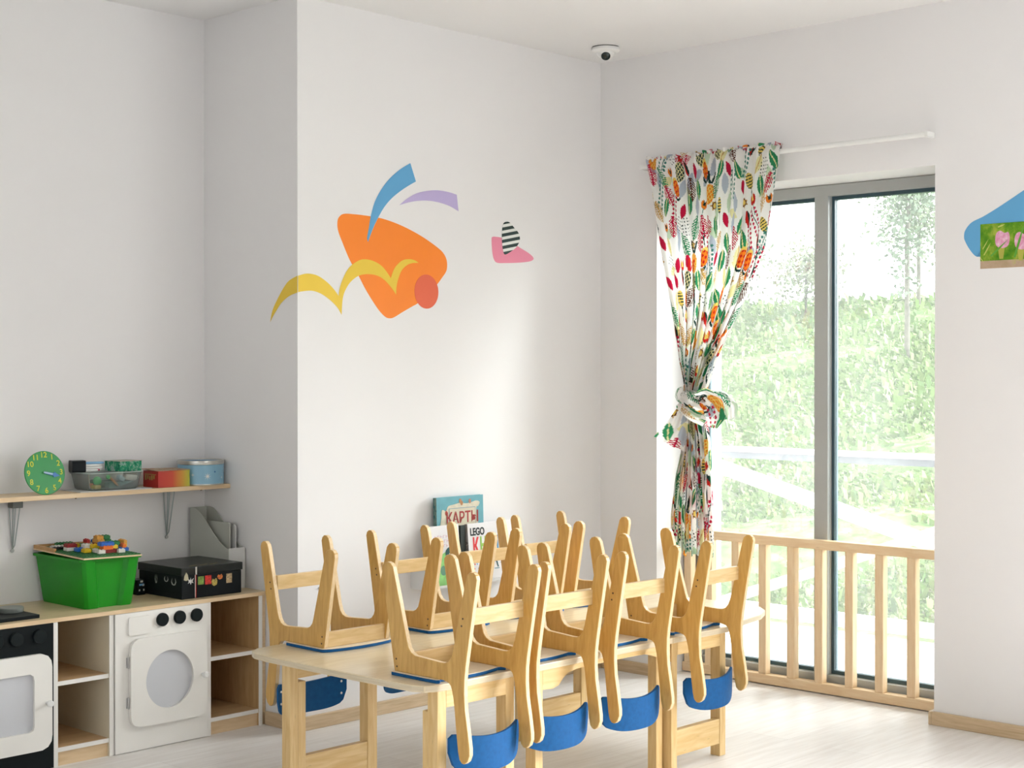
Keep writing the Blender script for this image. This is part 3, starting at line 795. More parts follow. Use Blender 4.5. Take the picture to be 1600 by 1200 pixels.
brick('red', -2.492, .43, 1, 1, 2, 'single red brick at the right shoulder of the tall stack')
brick('blue', -2.492, .43, 0, 1, 2, 'narrow blue brick under the single red brick')
brick('yellow', -2.472, .372, 0, 1, 3, 'yellow brick at the bottom of the stack at the right edge')
brick('yellow', -2.472, .372, 1, 1, 3, 'yellow brick in the middle of the stack at the right edge')
brick('amber', -2.472, .372, 2, 1, 3, 'amber brick on top of the stack at the right edge')
brick('yellow', -2.60, .53, 0, 4, 2, 'yellow brick towards the back of the baseplate')
brick('green', -2.56, .51, 0, 2, 3, 'dark green brick near the back, right of the yellow one')
brick('white', -2.645, .545, 0, 4, 4, 'flat white brick towards the back left of the baseplate', hscale=.5)
brick('black', -2.668, .515, 0, 3, 2, 'flat black brick at the left side of the baseplate', hscale=.5)
brick('green', -2.60, .59, 0, 5, 2, 'long dark green brick at the back edge of the baseplate')
brick('white', -2.495, .53, 0, 3, 2, 'white brick at the back right of the baseplate')
brick('red', -2.525, .55, 1, 1, 2, 'small red brick at the back right, left of the white one')
brick('orange', -2.525, .55, 0, 1, 2, 'small orange brick beneath the small red brick at the back')
brick('blue', -2.495, .53, 1, 2, 2, 'blue brick on the white brick at the back right')

# black toy camera-like block between the bin and the box
kb = empty('toy_block', (-2.325, .51, TZ), 'small black toy block with pale blue and white marks beside the black box', 'toy')
MB().box(-.020, .020, -.03, .03, 0, .062).build('body', M['black_card'], kb, bevel=.004)
for z, xx, c, wd in ((.042, 0, 'azure', .011), (.040, .008, 'white', .004), (.020, -.010, 'white', .003), (.020, .010, 'white', .003), (.055, 0, 'white', .006)):
    MB().box(xx-wd, xx+wd, -.0312, -.030, z-.004, z+.004).build('mark', BM[c], kb)
# black box with stickers
bx0, bx1, by0, by1, bz = -2.295, -1.995, .242, .555, .680
bk = empty('storage_box', ((bx0+bx1)/2, (by0+by1)/2, TZ), 'flat black lidded cardboard box covered with small stickers on the worktop', 'box')
hw, hd = (bx1-bx0)/2, (by1-by0)/2; hh = bz-TZ
MB().box(-hw+.004, hw-.004, -hd+.004, hd-.004, 0, hh-.032).build('box_body', M['black_card'], bk, bevel=.003)
MB().box(-hw, hw, -hd, hd, hh-.042+.0105, hh).build('lid', plain('black_lid', (.012, .015, .014), .33, .2, 12, spec=.3), bk, bevel=.003)
def sticker(x0, x1, z0, z1, col, face='f', lab=None, shape=None):
    m = MB(); yy = -hd+.004
    if shape: m.prism([(x0+(x1-x0)*a, z0+(z1-z0)*b) for a, b in shape], lambda a, b, t: (a, t, b) if face == 'f' else (t, a, b), (yy if face == 'f' else -hw+.004)-.0008, (yy if face == 'f' else -hw+.004))
    elif face == 'f': m.box(x0, x1, yy-.0008, yy, z0, z1)
    else: m.box(-hw+.0032, -hw+.004, x0, x1, z0, z1)
    o = m.build('sticker', plain('sticker_paint', col, .4, .5, 160), bk)
    if lab: o['label'] = lab
star = [(.5, 1), (.62, .65), (1, .9), (.8, .45), (.95, .2), (.6, .3), (.5, 0), (.4, .3), (.05, .2), (.2, .45), (0, .9), (.38, .65)]
blob = [(.1, .2), (.45, 0), (.9, .15), (1, .6), (.8, 1), (.5, .8), (.2, .95), (0, .6)]
sticker(-.118, -.088, .056, .085, (.7, .7, .66), 'f', 'white horned sticker', star)
sticker(-.068, -.040, .052, .085, (.20, .32, .06), 'f', 'green and yellow sticker')
sticker(-.034, -.004, .050, .086, (.60, .03, .02), 'f', 'red square sticker')
sticker(-.003, .026, .040, .072, (.45, .36, .08), 'f', 'yellow patterned sticker', blob)
sticker(.026, .052, .064, .086, (.60, .16, .03), 'f', 'orange sticker', blob)
sticker(.070, .098, .046, .084, (.45, .33, .18), 'f', 'tan square sticker')
for (y0, y1, z0, z1) in ((-.06, -.03, .062, .084), (-.115, -.08, .052, .082), (.02, .035, .05, .085)):
    sticker(y0, y1, z0, z1, (.42, .42, .40), 's', 'grey outline sticker', [(0, .5), (.15, .1), (.5, 0), (.85, .1), (1, .5), (.8, 1), (.86, .5), (.7, .22), (.5, .14), (.3, .22), (.14, .5), (.2, 1)])
m = MB(); m.box(-.083, -.0805, -hd-.001, -hd, hh-.031, hh); m.box(-.079, -.0765, -hd-.001, -hd, hh-.031, hh); m.box(-.083, -.0805, -hd+.0030, -hd+.004, 0.001, hh-.032)
m.build('white_stripe', BM['white'], bk)
m = MB(); m.box(-.0805, -.0765, -hd+.0030, -hd+.004, 0.001, hh-.032); m.build('red_stripe', BM['red'], bk)
MB().prism([(-.139, .078), (-.128, .074), (-.116, .078), (-.120, .098), (-.127, .108), (-.136, .094)], lambda a, b, t: (a, t, b), -hd-.001, -hd+.0).build('sticker', plain('torn_paper', (.46, .42, .28), .6, .1), bk)
m = MB()
for i in range(9): m.box(-.09+i*.017, -.079+i*.017, -.125+.006*(i % 3), -.118+.006*(i % 3), hh, hh+.0006)
m.build('scuff_marks', plain('scuffed_paper', (.35, .28, .14), .6, .4, 80), bk)
# magazine file
mf = empty('magazine_file', (-1.95, .48, TZ), 'grey cardboard magazine file holding folders in the corner by the wall', 'file holder')
fx0, fx1, fy0, fy1 = -.042, .0445, -.135, .14
side = [(fy0, 0), (fy1, 0), (fy1, .328), (fy1-.015, .329), (fy1-.045, .325), (fy1-.07, .312), (fy1-.10, .290), (fy1-.14, .252), (fy1-.18, .218), (fy1-.215, .192), (fy0+.03, .176), (fy0, .168)]
for x in (fx0, fx1-.003):
    MB().prism(side, lambda a, b, t: (t, a, b), x, x+.003).build('side_panel', M['grey_card'], mf)
MB().box(fx0+.003, fx1-.003, fy1-.003, fy1, 0, .328).build('back_panel', M['grey_card'], mf)
MB().box(fx0+.003, fx1-.003, fy0, fy0+.003, 0, .172).build('front_panel', M['grey_card_light'], mf)['label'] = 'pale low front panel'
MB().box(fx0+.003, fx1-.003, fy0+.003, fy1-.003, 0, .003).build('base_panel', M['grey_card'], mf)
for k, (x, z) in enumerate(((-.010, .272), (.020, .262))):
    o = MB().prism(rrect(-.105, .105, .0, z, .012), lambda a, b, t: (t, a, b), x, x+.006).build('document_folder', M['grey_card'] if k == 0 else M['grey_card_light'], bevel=.001)
    o.location = (-1.95, .487, TZ+.0035)
    tag(o, ['grey folder standing in the magazine file, left one', 'paler folder standing in the magazine file against the wall'][k], 'folder', 'folders in the magazine file')

# ------------------------------------------------------------------ wall shelf
SZ = .987
sh = empty('wall_shelf', (-2.9, .56, SZ-.018), 'long narrow birch wall shelf on wire brackets above the play kitchen', 'shelf')
MB().box(-1.0, .998, -.105, .083, 0, .018).build('shelf_board', M['counter_edge'], sh, bevel=.001)
for k, bx in enumerate((-2.808, -2.098)):
    m = MB(); X = bx+2.9; zt = 0
    for dx in (-.016, .016):
        m.tube([(X+dx, .045, zt-.003), (X+dx*.95, .048, zt-.03), (X+dx*.3, .070, -.185), (X, .078, -.20)], .0024)
        m.tube([(X+dx, .079, zt-.003), (X+dx*.5, .079, -.12), (X, .079, -.205)], .0022)
    m.box(X-.02, X+.02, -.07, .08, -.003, 0)
    b = m.build('bracket', plain('bracket_steel', (.36, .40, .40), .35, .05, metal=.5), sh, smooth=True)
    MB().lathe([(.008, -.002), (.007, -.007)], (X, .083, -.207), 16, 'Y').build('screw', M['metal'], b)
    if k == 0: MB().box(X-.030, X+.014, .02, .06, -.036, -.004).build('bracket_clamp', plain('grey_clamp', (.12, .13, .12), .4, .1), b, bevel=.003)
m = MB()
for x in (.11, .70-.0): m.lathe([(.004, -.004), (.004, 0)], (x+.16, -.09, 0), 10)
m.build('bolt_head', M['dark_hole'], sh)
# toy clock
ck = empty('toy_clock', (-2.752, .475, SZ+.0005), 'round green toy clock with yellow numerals and a blue hand leaning on the shelf', 'clock')
CR = .0855
T = Matrix.Translation((0, 0, 0)) @ Matrix.Rotation(math.radians(-10), 4, 'X')
def ckp(mb, name, mat, **k):
    mb.v = [tuple(T @ Vector(v)) for v in mb.v]; return mb.build(name, mat, ck, **k)
CM = plain('green_clock_face', (.006, .25, .045), .35, .04, 6)
ckp(MB().lathe([(CR-.002, .006), (CR, .004), (CR, 0), (CR-.002, -.001)], (0, 0, CR), 64, 'Y'), 'clock_face', CM)
YM = plain('yellow_numeral', (.62, .62, .03), .5)
for h in range(1, 13):
    a = PI/2-h*PI/6
    t = text_mesh('numeral', str(h), .030, YM, ck, T @ frame_negY(math.cos(a)*(CR-.016), -.0015, CR+math.sin(a)*(CR-.016)), .0004, bold=.0004)
hm = MB(); a = math.radians(-14)
def rot2(px, pz): return (px*math.cos(a)-pz*math.sin(a), CR+px*math.sin(a)+pz*math.cos(a))
hm.prism([rot2(*p) for p in ((-.004, -.004), (.036, -.0055), (.036, -.011), (.062, 0), (.036, .011), (.036, .0055), (-.004, .004))], nY, -.0055, -.003)
ckp(hm, 'clock_hand', plain('blue_hand', (.03, .16, .42), .4))
hm = MB(); hm.prism([rot2(*p) for p in ((-.008, -.003), (.030, -.003), (.030, .003), (-.008, .003))], nY, -.0075, -.0057)
ckp(hm, 'clock_hand', plain('pale_blue_hand', (.35, .50, .60), .4))
# papers under the tub
o = MB().prism([(-2.61, .47), (-2.55, .453), (-2.30, .453), (-2.28, .47), (-2.29, .62), (-2.60, .63)], lambda a, b, t: (a, b, t), SZ+.0004, SZ+.003).build('paper_sheet', M['grey_card_light'])
tag(o, 'pale paper sheets lying on the shelf under the clear tub', 'paper')
# clear tub
TBZ = SZ+.0035
tb = empty('clear_tub', (-2.447, .545, TBZ), 'clear plastic tub crammed with markers and small toys on the shelf', 'tub')
def rl_(w, d, z, r=.02): return [(x, y, z) for x, y in rrect(-w/2, w/2, -d/2, d/2, r, 5)]
lp = [rl_(.21, .13, 0), rl_(.222, .140, .006), rl_(.242, .160, .064), rl_(.250, .168, .065), rl_(.250, .168, .068), rl_(.238, .156, .068), rl_(.218, .136, .008), rl_(.206, .128, .003)]
t = loft(lp, True); k = len(lp[0]); t.f.append(tuple(7*k+j for j in range(k))); t.mi.append(0)
t.build('tub_body', M['clear'], tb, smooth=True)
rr = MB(); a_, b_ = rl_(.252, .170, .0695), rl_(.238, .156, .0695)
ring_plate([(x, y) for x, y, z in a_], [(x, y) for x, y, z in b_], lambda a, b, t: (a, b, t), .0685, .0705, rr).build('tub_rim', M['clear_edge'], tb)
def toy(name, mb, mat, loc, label, cat, rot=(0, 0, 0), smooth=True, bevel=0):
    o = mb.build(name, mat, bevel=bevel, smooth=smooth); o.location = loc; o.rotation_euler = rot
    return tag(o, label, cat)
ball = lambda r: MB().lathe([(r*math.sin(PI*k/10)+1e-4, -r*math.cos(PI*k/10)) for k in range(11)], (0, 0, 0), 20)
GT = plain('toy_green', (.02, .42, .10), .4); OT = plain('toy_orange', (.55, .13, .03), .5); YT = plain('toy_yellow', (.60, .40, .05), .5); TT = plain('toy_teal', (.02, .17, .16), .45); WT_ = plain('toy_white', (.60, .55, .50), .5); RT = plain('toy_red', (.35, .05, .05), .5)
toy('toy_ball', ball(.018), GT, (-2.520, .585, TBZ+.045), 'green ball at the left end of the clear tub', 'ball')
toy('toy_ball', ball(.017), GT, (-2.515, .502, TBZ+.038), 'green ball near the front left corner of the clear tub', 'ball')
toy('toy_ball', ball(.009), GT, (-2.478, .482, TBZ+.052), 'small green bead under the rim of the clear tub', 'ball')
toy('toy_block', MB().box(-.015, .015, -.028, .028, -.009, .009), OT, (-2.518, .575, TBZ+.016), 'orange toy piece at the bottom left of the clear tub', 'toy', bevel=.005)
toy('toy_block', MB().box(-.014, .014, -.018, .018, -.008, .008), YT, (-2.515, .512, TBZ+.0125), 'yellow toy piece on the floor of the clear tub', 'toy', bevel=.005)
toy('crayon', MB().tube([(-.022, 0, .018), (.014, 0, -.016), (.022, 0, -.024)], [.005, .005, .001]), plain('orange_crayon', (.50, .20, .06), .5), (-2.452, .4845, TBZ+.038), 'orange crayon slanting inside the clear tub', 'crayon')
toy('toy_block', MB().box(-.060, .060, -.035, .035, -.012, .012), TT, (-2.405, .530, TBZ+.018), 'dark teal box lying at the bottom right of the clear tub', 'box', bevel=.003)
toy('toy_block', MB().box(-.030, .030, -.012, .012, -.012, .012), WT_, (-2.365, .498, TBZ+.045), 'pinkish white toy piece at the right of the clear tub', 'toy', (0, .15, .1), bevel=.008)
toy('toy_block', MB().box(-.016, .016, -.010, .010, -.010, .010), plain('toy_paleblue', (.30, .45, .50), .5), (-2.412, .495, TBZ+.043), 'pale blue toy piece in the middle of the clear tub', 'toy', (0, .5, .2), bevel=.005)
toy('toy_block', MB().box(-.035, .035, -.03, .03, -.016, .016), plain('toy_dark', (.03, .06, .06), .5), (-2.462, .560, TBZ+.022), 'dark toy piece behind the balls in the clear tub', 'toy', bevel=.006)
# green patterned box on the tub
PB = noise_mat('green_patterned_print', [(.35, (.01, .10, .07)), (.5, (.03, .28, .14)), (.6, (.30, .42, .35)), (.7, (.06, .18, .30))], 45, 4, .45)
PT = noise_mat('patterned_lid_print', [(.3, (.06, .20, .13)), (.5, (.42, .45, .38)), (.65, (.50, .25, .18))], 40, 4, .45)
m = MB(); m.box(-.055, .055, -.048, .048, 0, .040, 0); 
gbx = m.build('game_box', [PB], bevel=.001); gbx.location = (-2.373, .538, TBZ+.0708); gbx.rotation_euler = (0, 0, .12)
MB().box(-.0565, .0565, -.0495, .0495, .0402, .0415).build('lid_print', PT, gbx)
tag(gbx, 'small green patterned game box lying on top of the clear tub', 'box')
# black cup of markers lying on its side
cu = empty('marker_cup', (-2.557, .572, TBZ+.0708), 'black plastic cup lying on its side on the clear tub, full of markers', 'cup')
pr_o = rrect(-.038, .038, 0, .053, .012, 4); pr_i = rrect(-.035, .035, .003, .050, .010, 4)
m = ring_plate(pr_o, pr_i, lambda a, b, t: (t, a*.85, b*.90), -.030, .022); m.prism(pr_o, lambda a, b, t: (t, a*.85, b*.90), -.032, -.030)
m.build('cup_wall', M['black_card'], cu, smooth=False); cu.rotation_euler = (0, 0, -.30)
capc = ['white', 'white', 'white', 'pink', 'white', 'red', 'navy', 'white', 'white', 'white', 'white', 'azure', 'white', 'white', 'white']
CMm = dict(white=M['white_plastic'], pink=plain('cap_pink', (.60, .03, .12), .35), red=plain('cap_red', (.25, .01, .03), .35), navy=plain('cap_navy', (.02, .025, .12), .35), azure=BM['azure'])
uniq = dict(pink='pink-capped marker at the front of the fallen black cup', red='dark red-capped marker in the middle of the fallen black cup', navy='navy-capped marker low in the fallen black cup', azure='light blue-capped marker at the top of the fallen black cup')
k = 0
for r_ in range(4):
    for q in range(4):
        if k >= 15: break
        col = {0: 'white', 1: 'pink', 6: 'red', 5: 'navy', 15: 'azure', 12: 'azure'}.get(k, 'white')
        yy = -.021+q*.0128+(.003 if r_ % 2 else 0); zz = .0078+r_*.0098
        L_ = .044+.006*((k*7) % 5)-.002*q
        m = MB(); m.tube([(-.028, 0, 0), (.022, 0, 0)], .0040, 10, 0); m.tube([(.0222, 0, 0), (.026+L_*.9, 0, 0), (.028+L_, 0, 0)], [.0050, .0048, .0035], 10, 1)
        o = m.build('felt_tip_marker', [M['grey_card_light'], CMm[col]], smooth=True)
        o.matrix_world = Matrix.Translation((-2.557, .572, TBZ+.0708)) @ Matrix.Rotation(-.30, 4, 'Z') @ Matrix.Translation((0, yy, zz))
        tag(o, uniq.get(col, 'white-capped felt-tip marker in the fallen black cup'), 'marker', 'markers in the black cup'); k += 1
# red and yellow box
rb = empty('cardboard_box', (-2.181, .515, SZ+.0005), 'small red to yellow cardboard box with a loose lid on the shelf', 'box')
GR = gradient_mat('red_yellow_print', [(0, (.42, .02, .012)), (.45, (.50, .05, .015)), (.75, (.55, .26, .03)), (1, (.42, .45, .04))], 'X', -.077, .077)
MB().box(-.077, .077, -.055, .055, 0, .068).build('box_body', GR, rb, bevel=.001)
MB().add([(-.086, -.057, .0685), (.079, -.057, .069), (.079, .057, .070), (-.086, .057, .074), (-.086, -.057, .0705), (.079, -.057, .071), (.079, .057, .072), (-.086, .057, .076)],
         [(0, 1, 2, 3), (4, 5, 6, 7), (0, 1, 5, 4), (1, 2, 6, 5), (2, 3, 7, 6), (3, 0, 4, 7)]).build('lid_flap', noise_mat('lid_print', [(.3, (.35, .10, .06)), (.6, (.40, .36, .26))], 30), rb)
m = MB()
for i, (z0, z1) in enumerate(((.03, .05), (.034, .05), (.03, .046), (.03, .05), (.036, .05))):
    y = .035-i*.015; m.box(-.0778, -.077, y-.004, y+.004, z0, z1)
m.box(-.0778, -.077, -.04, .042, .052, .055)
m.build('side_print', plain('ochre_print', (.42, .30, .08), .5), rb)
# round blue tin
tn = empty('round_tin', (-2.0015, .528, SZ+.0005), 'round light blue metal tin with star print at the right end of the shelf', 'tin')
TB_ = plain('light_blue_tin', (.22, .42, .55), .35, .05, 14)
m = MB().lathe([(.094, 0), (.0965, .001), (.0965, .085), (.094, .086)], (0, 0, 0), 64); m.build('tin_body', TB_, tn, smooth=True)
SR = plain('tin_rim_metal', (.50, .50, .46), .3, .05, metal=.8)
m = MB().lathe([(.093, .086), (.0985, .0865), (.0995, .095), (.099, .102), (.0955, .1035), (.092, .099), (.091, .0975)], (0, 0, 0), 64); m.build('tin_rim', SR, tn, smooth=True)
MB().lathe([(.0905, .0975), (.0905, .0985)], (0, 0, 0), 48).build('lid_top', gradient_mat('sky_lid_print', [(0, (.35, .48, .52)), (.45, (.30, .45, .52)), (.55, (.06, .22, .42)), (1, (.08, .25, .45))], 'Y', -.09, .09), tn)
MB().lathe([(.0972, -.0003), (.098, .002), (.0972, .005)], (0, 0, .0005), 64).build('tin_foot', SR, tn, smooth=True)
m = MB()
def on_tin(a0, u, z): a = a0+u/.0968; return (.0970*math.cos(a), .0970*math.sin(a), z)
def tin_shape(a0, zc, pts, mb): mb.add([on_tin(a0, u, zc+z) for u, z in pts], [tuple(range(len(pts)))])
def starp(R, r, n): return [((R if k % 2 == 0 else r)*math.cos(PI*k/n), (R if k % 2 == 0 else r)*math.sin(PI*k/n)) for k in range(2*n)]
tin_shape(math.radians(-108), .038, starp(.016, .004, 8), m); tin_shape(math.radians(-62), .030, starp(.006, .002, 4), m); tin_shape(math.radians(-145), .044, starp(.009, .002, 4), m)
m.build('star_print', BM['white'], tn)
m = MB(); tin_shape(math.radians(-88), .056, starp(.005, .003, 4), m); tin_shape(math.radians(-45), .048, starp(.005, .003, 4), m); m.build('dot_print', plain('deep_blue_print', (.01, .12, .30), .4), tn)

# ------------------------------------------------------------------ wall stickers
def decal(name, pts, mat, layer, label, plane='B', sharp=(), group='coloured wall stickers'):
    pts = catmull(pts, 5, True, sharp)
    cx = sum(p[0] for p in pts)/len(pts); cz = sum(p[1] for p in pts)/len(pts)
    d0 = .0004+layer*.0006
    if plane == 'B': mp = lambda a, b, t: (a-cx, -t, b-cz); loc = (cx, 0, cz)
    elif plane == 'P': mp = lambda a, b, t: (-t, a-cx, b-cz); loc = (-1.9, cx, cz)
    else: mp = lambda a, b, t: (-t, a-cx, b-cz); loc = (0, cx, cz)
    o = MB().prism(pts, mp, d0-.0003, d0+.0002).build(name, mat, loc=loc)
    return tag(o, label, 'wall sticker', group)
DM = {k: plain('sticker_'+k, c, .55, .02, 6) for k, c in dict(orange=(.93, .235, .012), blue=(.11, .36, .62), purple=(.50, .42, .68), pink=(.80, .25, .36), red=(.76, .13, .055), yellow=(.80, .55, .045), dark=(.008, .03, .028), white=(.75, .76, .72)).items()}
orange = [(-1.689, 2.092), (-1.677, 2.112), (-1.652, 2.124), (-1.592, 2.126), (-1.51, 2.124), (-1.426, 2.117), (-1.32, 2.094), (-1.211, 2.058), (-1.116, 2.015), (-1.077, 1.989), (-1.058, 1.957), (-1.06, 1.916), (-1.088, 1.882), (-1.117, 1.852), (-1.167, 1.805), (-1.239, 1.762), (-1.266, 1.75), (-1.331, 1.72), (-1.374, 1.699), (-1.4, 1.694), (-1.427, 1.701), (-1.469, 1.735), (-1.531, 1.807), (-1.577, 1.872), (-1.622, 1.931), (-1.662, 2.002), (-1.687, 2.054)]
blue = [(-1.279, 2.372), (-1.246, 2.295), (-1.287, 2.274), (-1.331, 2.249), (-1.384, 2.213), (-1.426, 2.174), (-1.458, 2.132), (-1.489, 2.083), (-1.51, 2.042), (-1.523, 2.014), (-1.527, 2.033), (-1.518, 2.073), (-1.508, 2.12), (-1.489, 2.177), (-1.463, 2.222), (-1.426, 2.268), (-1.384, 2.307), (-1.331, 2.344)]
purple = [(-1.344, 2.184), (-1.298, 2.216), (-1.244, 2.243), (-1.178, 2.26), (-1.111, 2.268), (-1.043, 2.265), (-0.997, 2.258), (-0.986, 2.185), (-1.043, 2.204), (-1.111, 2.215), (-1.178, 2.217), (-1.244, 2.21), (-1.298, 2.198)]
pink = [(-0.773, 2.073), (-0.766, 2.084), (-0.748, 2.086), (-0.704, 2.082), (-0.693, 2.053), (-0.675, 2.028), (-0.644, 2.037), (-0.607, 2.052), (-0.575, 2.042), (-0.525, 2.024), (-0.493, 2.006), (-0.493, 1.993), (-0.525, 1.983), (-0.6, 1.974), (-0.687, 1.968), (-0.736, 1.967), (-0.757, 1.981), (-0.768, 2.014)]
leaf = [(-0.702, 2.133), (-0.693, 2.153), (-0.675, 2.16), (-0.653, 2.158), (-0.625, 2.138), (-0.594, 2.114), (-0.584, 2.089), (-0.588, 2.072), (-0.61, 2.045), (-0.65, 2.021), (-0.681, 2.008), (-0.693, 2.014), (-0.702, 2.044), (-0.706, 2.094)]
yellowB = [(-1.898, 1.854), (-1.853, 1.865), (-1.8, 1.86), (-1.751, 1.837), (-1.712, 1.808), (-1.685, 1.78), (-1.677, 1.817), (-1.657, 1.86), (-1.632, 1.896), (-1.602, 1.919), (-1.566, 1.936), (-1.53, 1.94), (-1.489, 1.934), (-1.447, 1.917), (-1.416, 1.891), (-1.394, 1.866), (-1.379, 1.9), (-1.358, 1.925), (-1.325, 1.947), (-1.288, 1.954), (-1.255, 1.951), (-1.231, 1.941), (-1.266, 1.938), (-1.298, 1.928), (-1.331, 1.903), (-1.352, 1.862), (-1.361, 1.83), (-1.363, 1.797), (-1.39, 1.825), (-1.427, 1.855), (-1.468, 1.873), (-1.52, 1.878), (-1.571, 1.87), (-1.612, 1.847), (-1.642, 1.815), (-1.662, 1.772), (-1.669, 1.702), (-1.692, 1.732), (-1.732, 1.762), (-1.78, 1.786), (-1.829, 1.796), (-1.886, 1.79), (-1.898, 1.786)]
yellowP = [(0.179, 1.67), (0.164, 1.716), (0.133, 1.76), (0.09, 1.808), (0.054, 1.836), (0.0, 1.854), (0.0, 1.786), (0.054, 1.773), (0.103, 1.748), (0.139, 1.715), (0.164, 1.689)]
red = [(-1.183+.072*math.cos(2*PI*k/28), 1.817+.075*math.sin(2*PI*k/28)) for k in range(28)]
decal('wall_sticker', orange, DM['orange'], 0, 'large orange rounded triangle sticker on the white wall')
decal('wall_sticker', blue, DM['blue'], 1, 'curved blue feather sticker rising from the orange shape', sharp=(0, 1, 9))
decal('wall_sticker', purple, DM['purple'], 1, 'curved lilac sticker right of the blue feather', sharp=(0, 6, 7))
decal('wall_sticker', red, DM['red'], 1, 'red oval sticker at the lower right of the orange shape')
ys = decal('wall_sticker', yellowB, DM['yellow'], 2, 'yellow bouncing-arc sticker crossing the orange shape and wrapping the wall corner', sharp=(0, 5, 15, 21, 27, 36, 42))
yp = catmull(yellowP, 5, True, (0, 5, 6))
o = MB().prism(yp, lambda a, b, t: (-1.9-t-ys.location.x, a-ys.location.y, b-ys.location.z), .0006, .0012).build('wrapped_end', DM['yellow'], ys)
decal('wall_sticker', pink, DM['pink'], 0, 'pink wedge sticker behind the striped leaf')
# striped leaf: dark blade with pale bands clipped to the outline
lf = decal('wall_sticker', leaf, DM['dark'], 1, 'dark leaf sticker with white diagonal stripes on the wall')
lp_ = catmull(leaf, 5)
def clip(poly, fn):
    out = []
    for i in range(len(poly)):
        a, b = poly[i], poly[(i+1) % len(poly)]; fa, fb = fn(a), fn(b)
        if fa >= 0: out.append(a)
        if (fa >= 0) != (fb >= 0):
            t = fa/(fa-fb); out.append((a[0]+(b[0]-a[0])*t, a[1]+(b[1]-a[1])*t))
    return out
m = MB()
for k in range(5):
    c0 = 2.2315+.0-.0285*k-.075; sl = .20
    lo_ = lambda p: (p[1]-sl*(p[0]+.645))-(c0-.0135); hi_ = lambda p: c0-(p[1]-sl*(p[0]+.645))
    q = clip(clip(lp_, lo_), hi_)
    if len(q) > 2:
        m.prism(q, lambda a, b, t: (a-lf.location.x, -t, b-lf.location.z), .0013, .0016)
o = m.build('stripes', DM['white'], lf); o['label'] = 'white diagonal stripes'
# right wall
bluew = [(-1.942, 2.021), (-1.946, 2.039), (-1.962, 2.061), (-1.983, 2.076), (-2.027, 2.093), (-2.085, 2.122), (-2.143, 2.154), (-2.198, 2.185), (-2.256, 2.216), (-2.311, 2.236), (-2.366, 2.231), (-2.384, 2.166), (-2.385, 1.95), (-2.34, 1.91), (-2.2, 1.915), (-2.015, 1.93), (-2.0, 1.931), (-1.984, 1.941), (-1.96, 1.972), (-1.944, 2.003)]
decal('wall_sticker', bluew, DM['blue'], 0, 'blue rounded triangle sticker on the wall right of the window, behind the tulip print', plane='W')
tp = empty('tulip_print', (-.0012, -2.19, 1.97), 'landscape photo print of pink tulips in grass on the wall right of the window', 'photo print')
def tw(pts, t0, t1, name, mat, mb=None):
    return MB().prism([(a+2.19, b-1.97) for a, b in pts], lambda a, b, t: (-t, a, b), t0, t1).build(name, mat, tp)
GP = noise_mat('blurred_grass_print', [(.3, (.03, .17, .012)), (.5, (.13, .30, .02)), (.68, (.35, .42, .06))], 14, 4, .35)
GB = noise_mat('blurred_tan_print', [(.3, (.40, .30, .17)), (.6, (.50, .36, .26)), (.75, (.45, .45, .12))], 20, 4, .35)
tw([(-2.014, 2.061), (-2.366, 2.061), (-2.366, 1.912), (-2.014, 1.912)], 0, .0008, 'photo_sheet', GP)
tw([(-2.014, 1.912), (-2.366, 1.912), (-2.366, 1.881), (-2.014, 1.881)], 0, .0008, 'photo_sheet', GB)
PK = noise_mat('tulip_petal_print', [(.3, (.62, .20, .33)), (.55, (.72, .38, .52)), (.75, (.80, .60, .66))], 50, 3, .35)
SG = plain('stem_print', (.10, .34, .03), .4); SY = plain('grass_blade_print', (.50, .52, .12), .4)
for (y, z, s) in ((-2.108, 1.992, 1.0), (-2.19, 1.982, 1.0), (-2.265, 1.995, .95), (-2.33, 1.98, .9)):
    tw([(y+.020*s, z-.018), (y+.012*s, z-.075), (y-.004*s, z-.075), (y-.012*s, z-.02)], .0008, .0010, 'stem_print', plain('stem_ochre', (.42, .40, .06), .4))
    pet = catmull([(y+.030*s, z+.004), (y+.024*s, z+.030*s), (y+.008*s, z+.038*s), (y-.010*s, z+.028*s), (y-.026*s, z+.030*s), (y-.032*s, z+.004), (y-.024*s, z-.024*s), (y, z-.032*s), (y+.024*s, z-.022*s)], 4)
    tw(pet, .0010, .0012, 'tulip_print', PK)
for (y0, z0, y1, z1, w_, mt) in ((-2.06, 1.93, -2.135, 1.995, .006, SG), (-2.03, 1.935, -2.06, 1.985, .004, SY), (-2.025, 1.96, -2.05, 2.0, .003, SY), (-2.09, 2.045, -2.12, 2.055, .005, SY), (-2.015, 1.925, -2.03, 1.905, .003, SY), (-2.16, 1.92, -2.20, 2.05, .008, SG), (-2.23, 1.93, -2.30, 2.05, .006, SG)):
    dy, dz = y1-y0, z1-z0; l = math.hypot(dy, dz); a_, b_ = -dz/l*w_/2, dy/l*w_/2
    tw([(y0+a_, z0+b_), ((y0+y1)/2+a_*1.3, (z0+z1)/2+b_*1.3), (y1, z1), ((y0+y1)/2-a_*1.3, (z0+z1)/2-b_*1.3), (y0-a_, z0-b_)], .0012, .0014, 'grass_blade_print', mt)

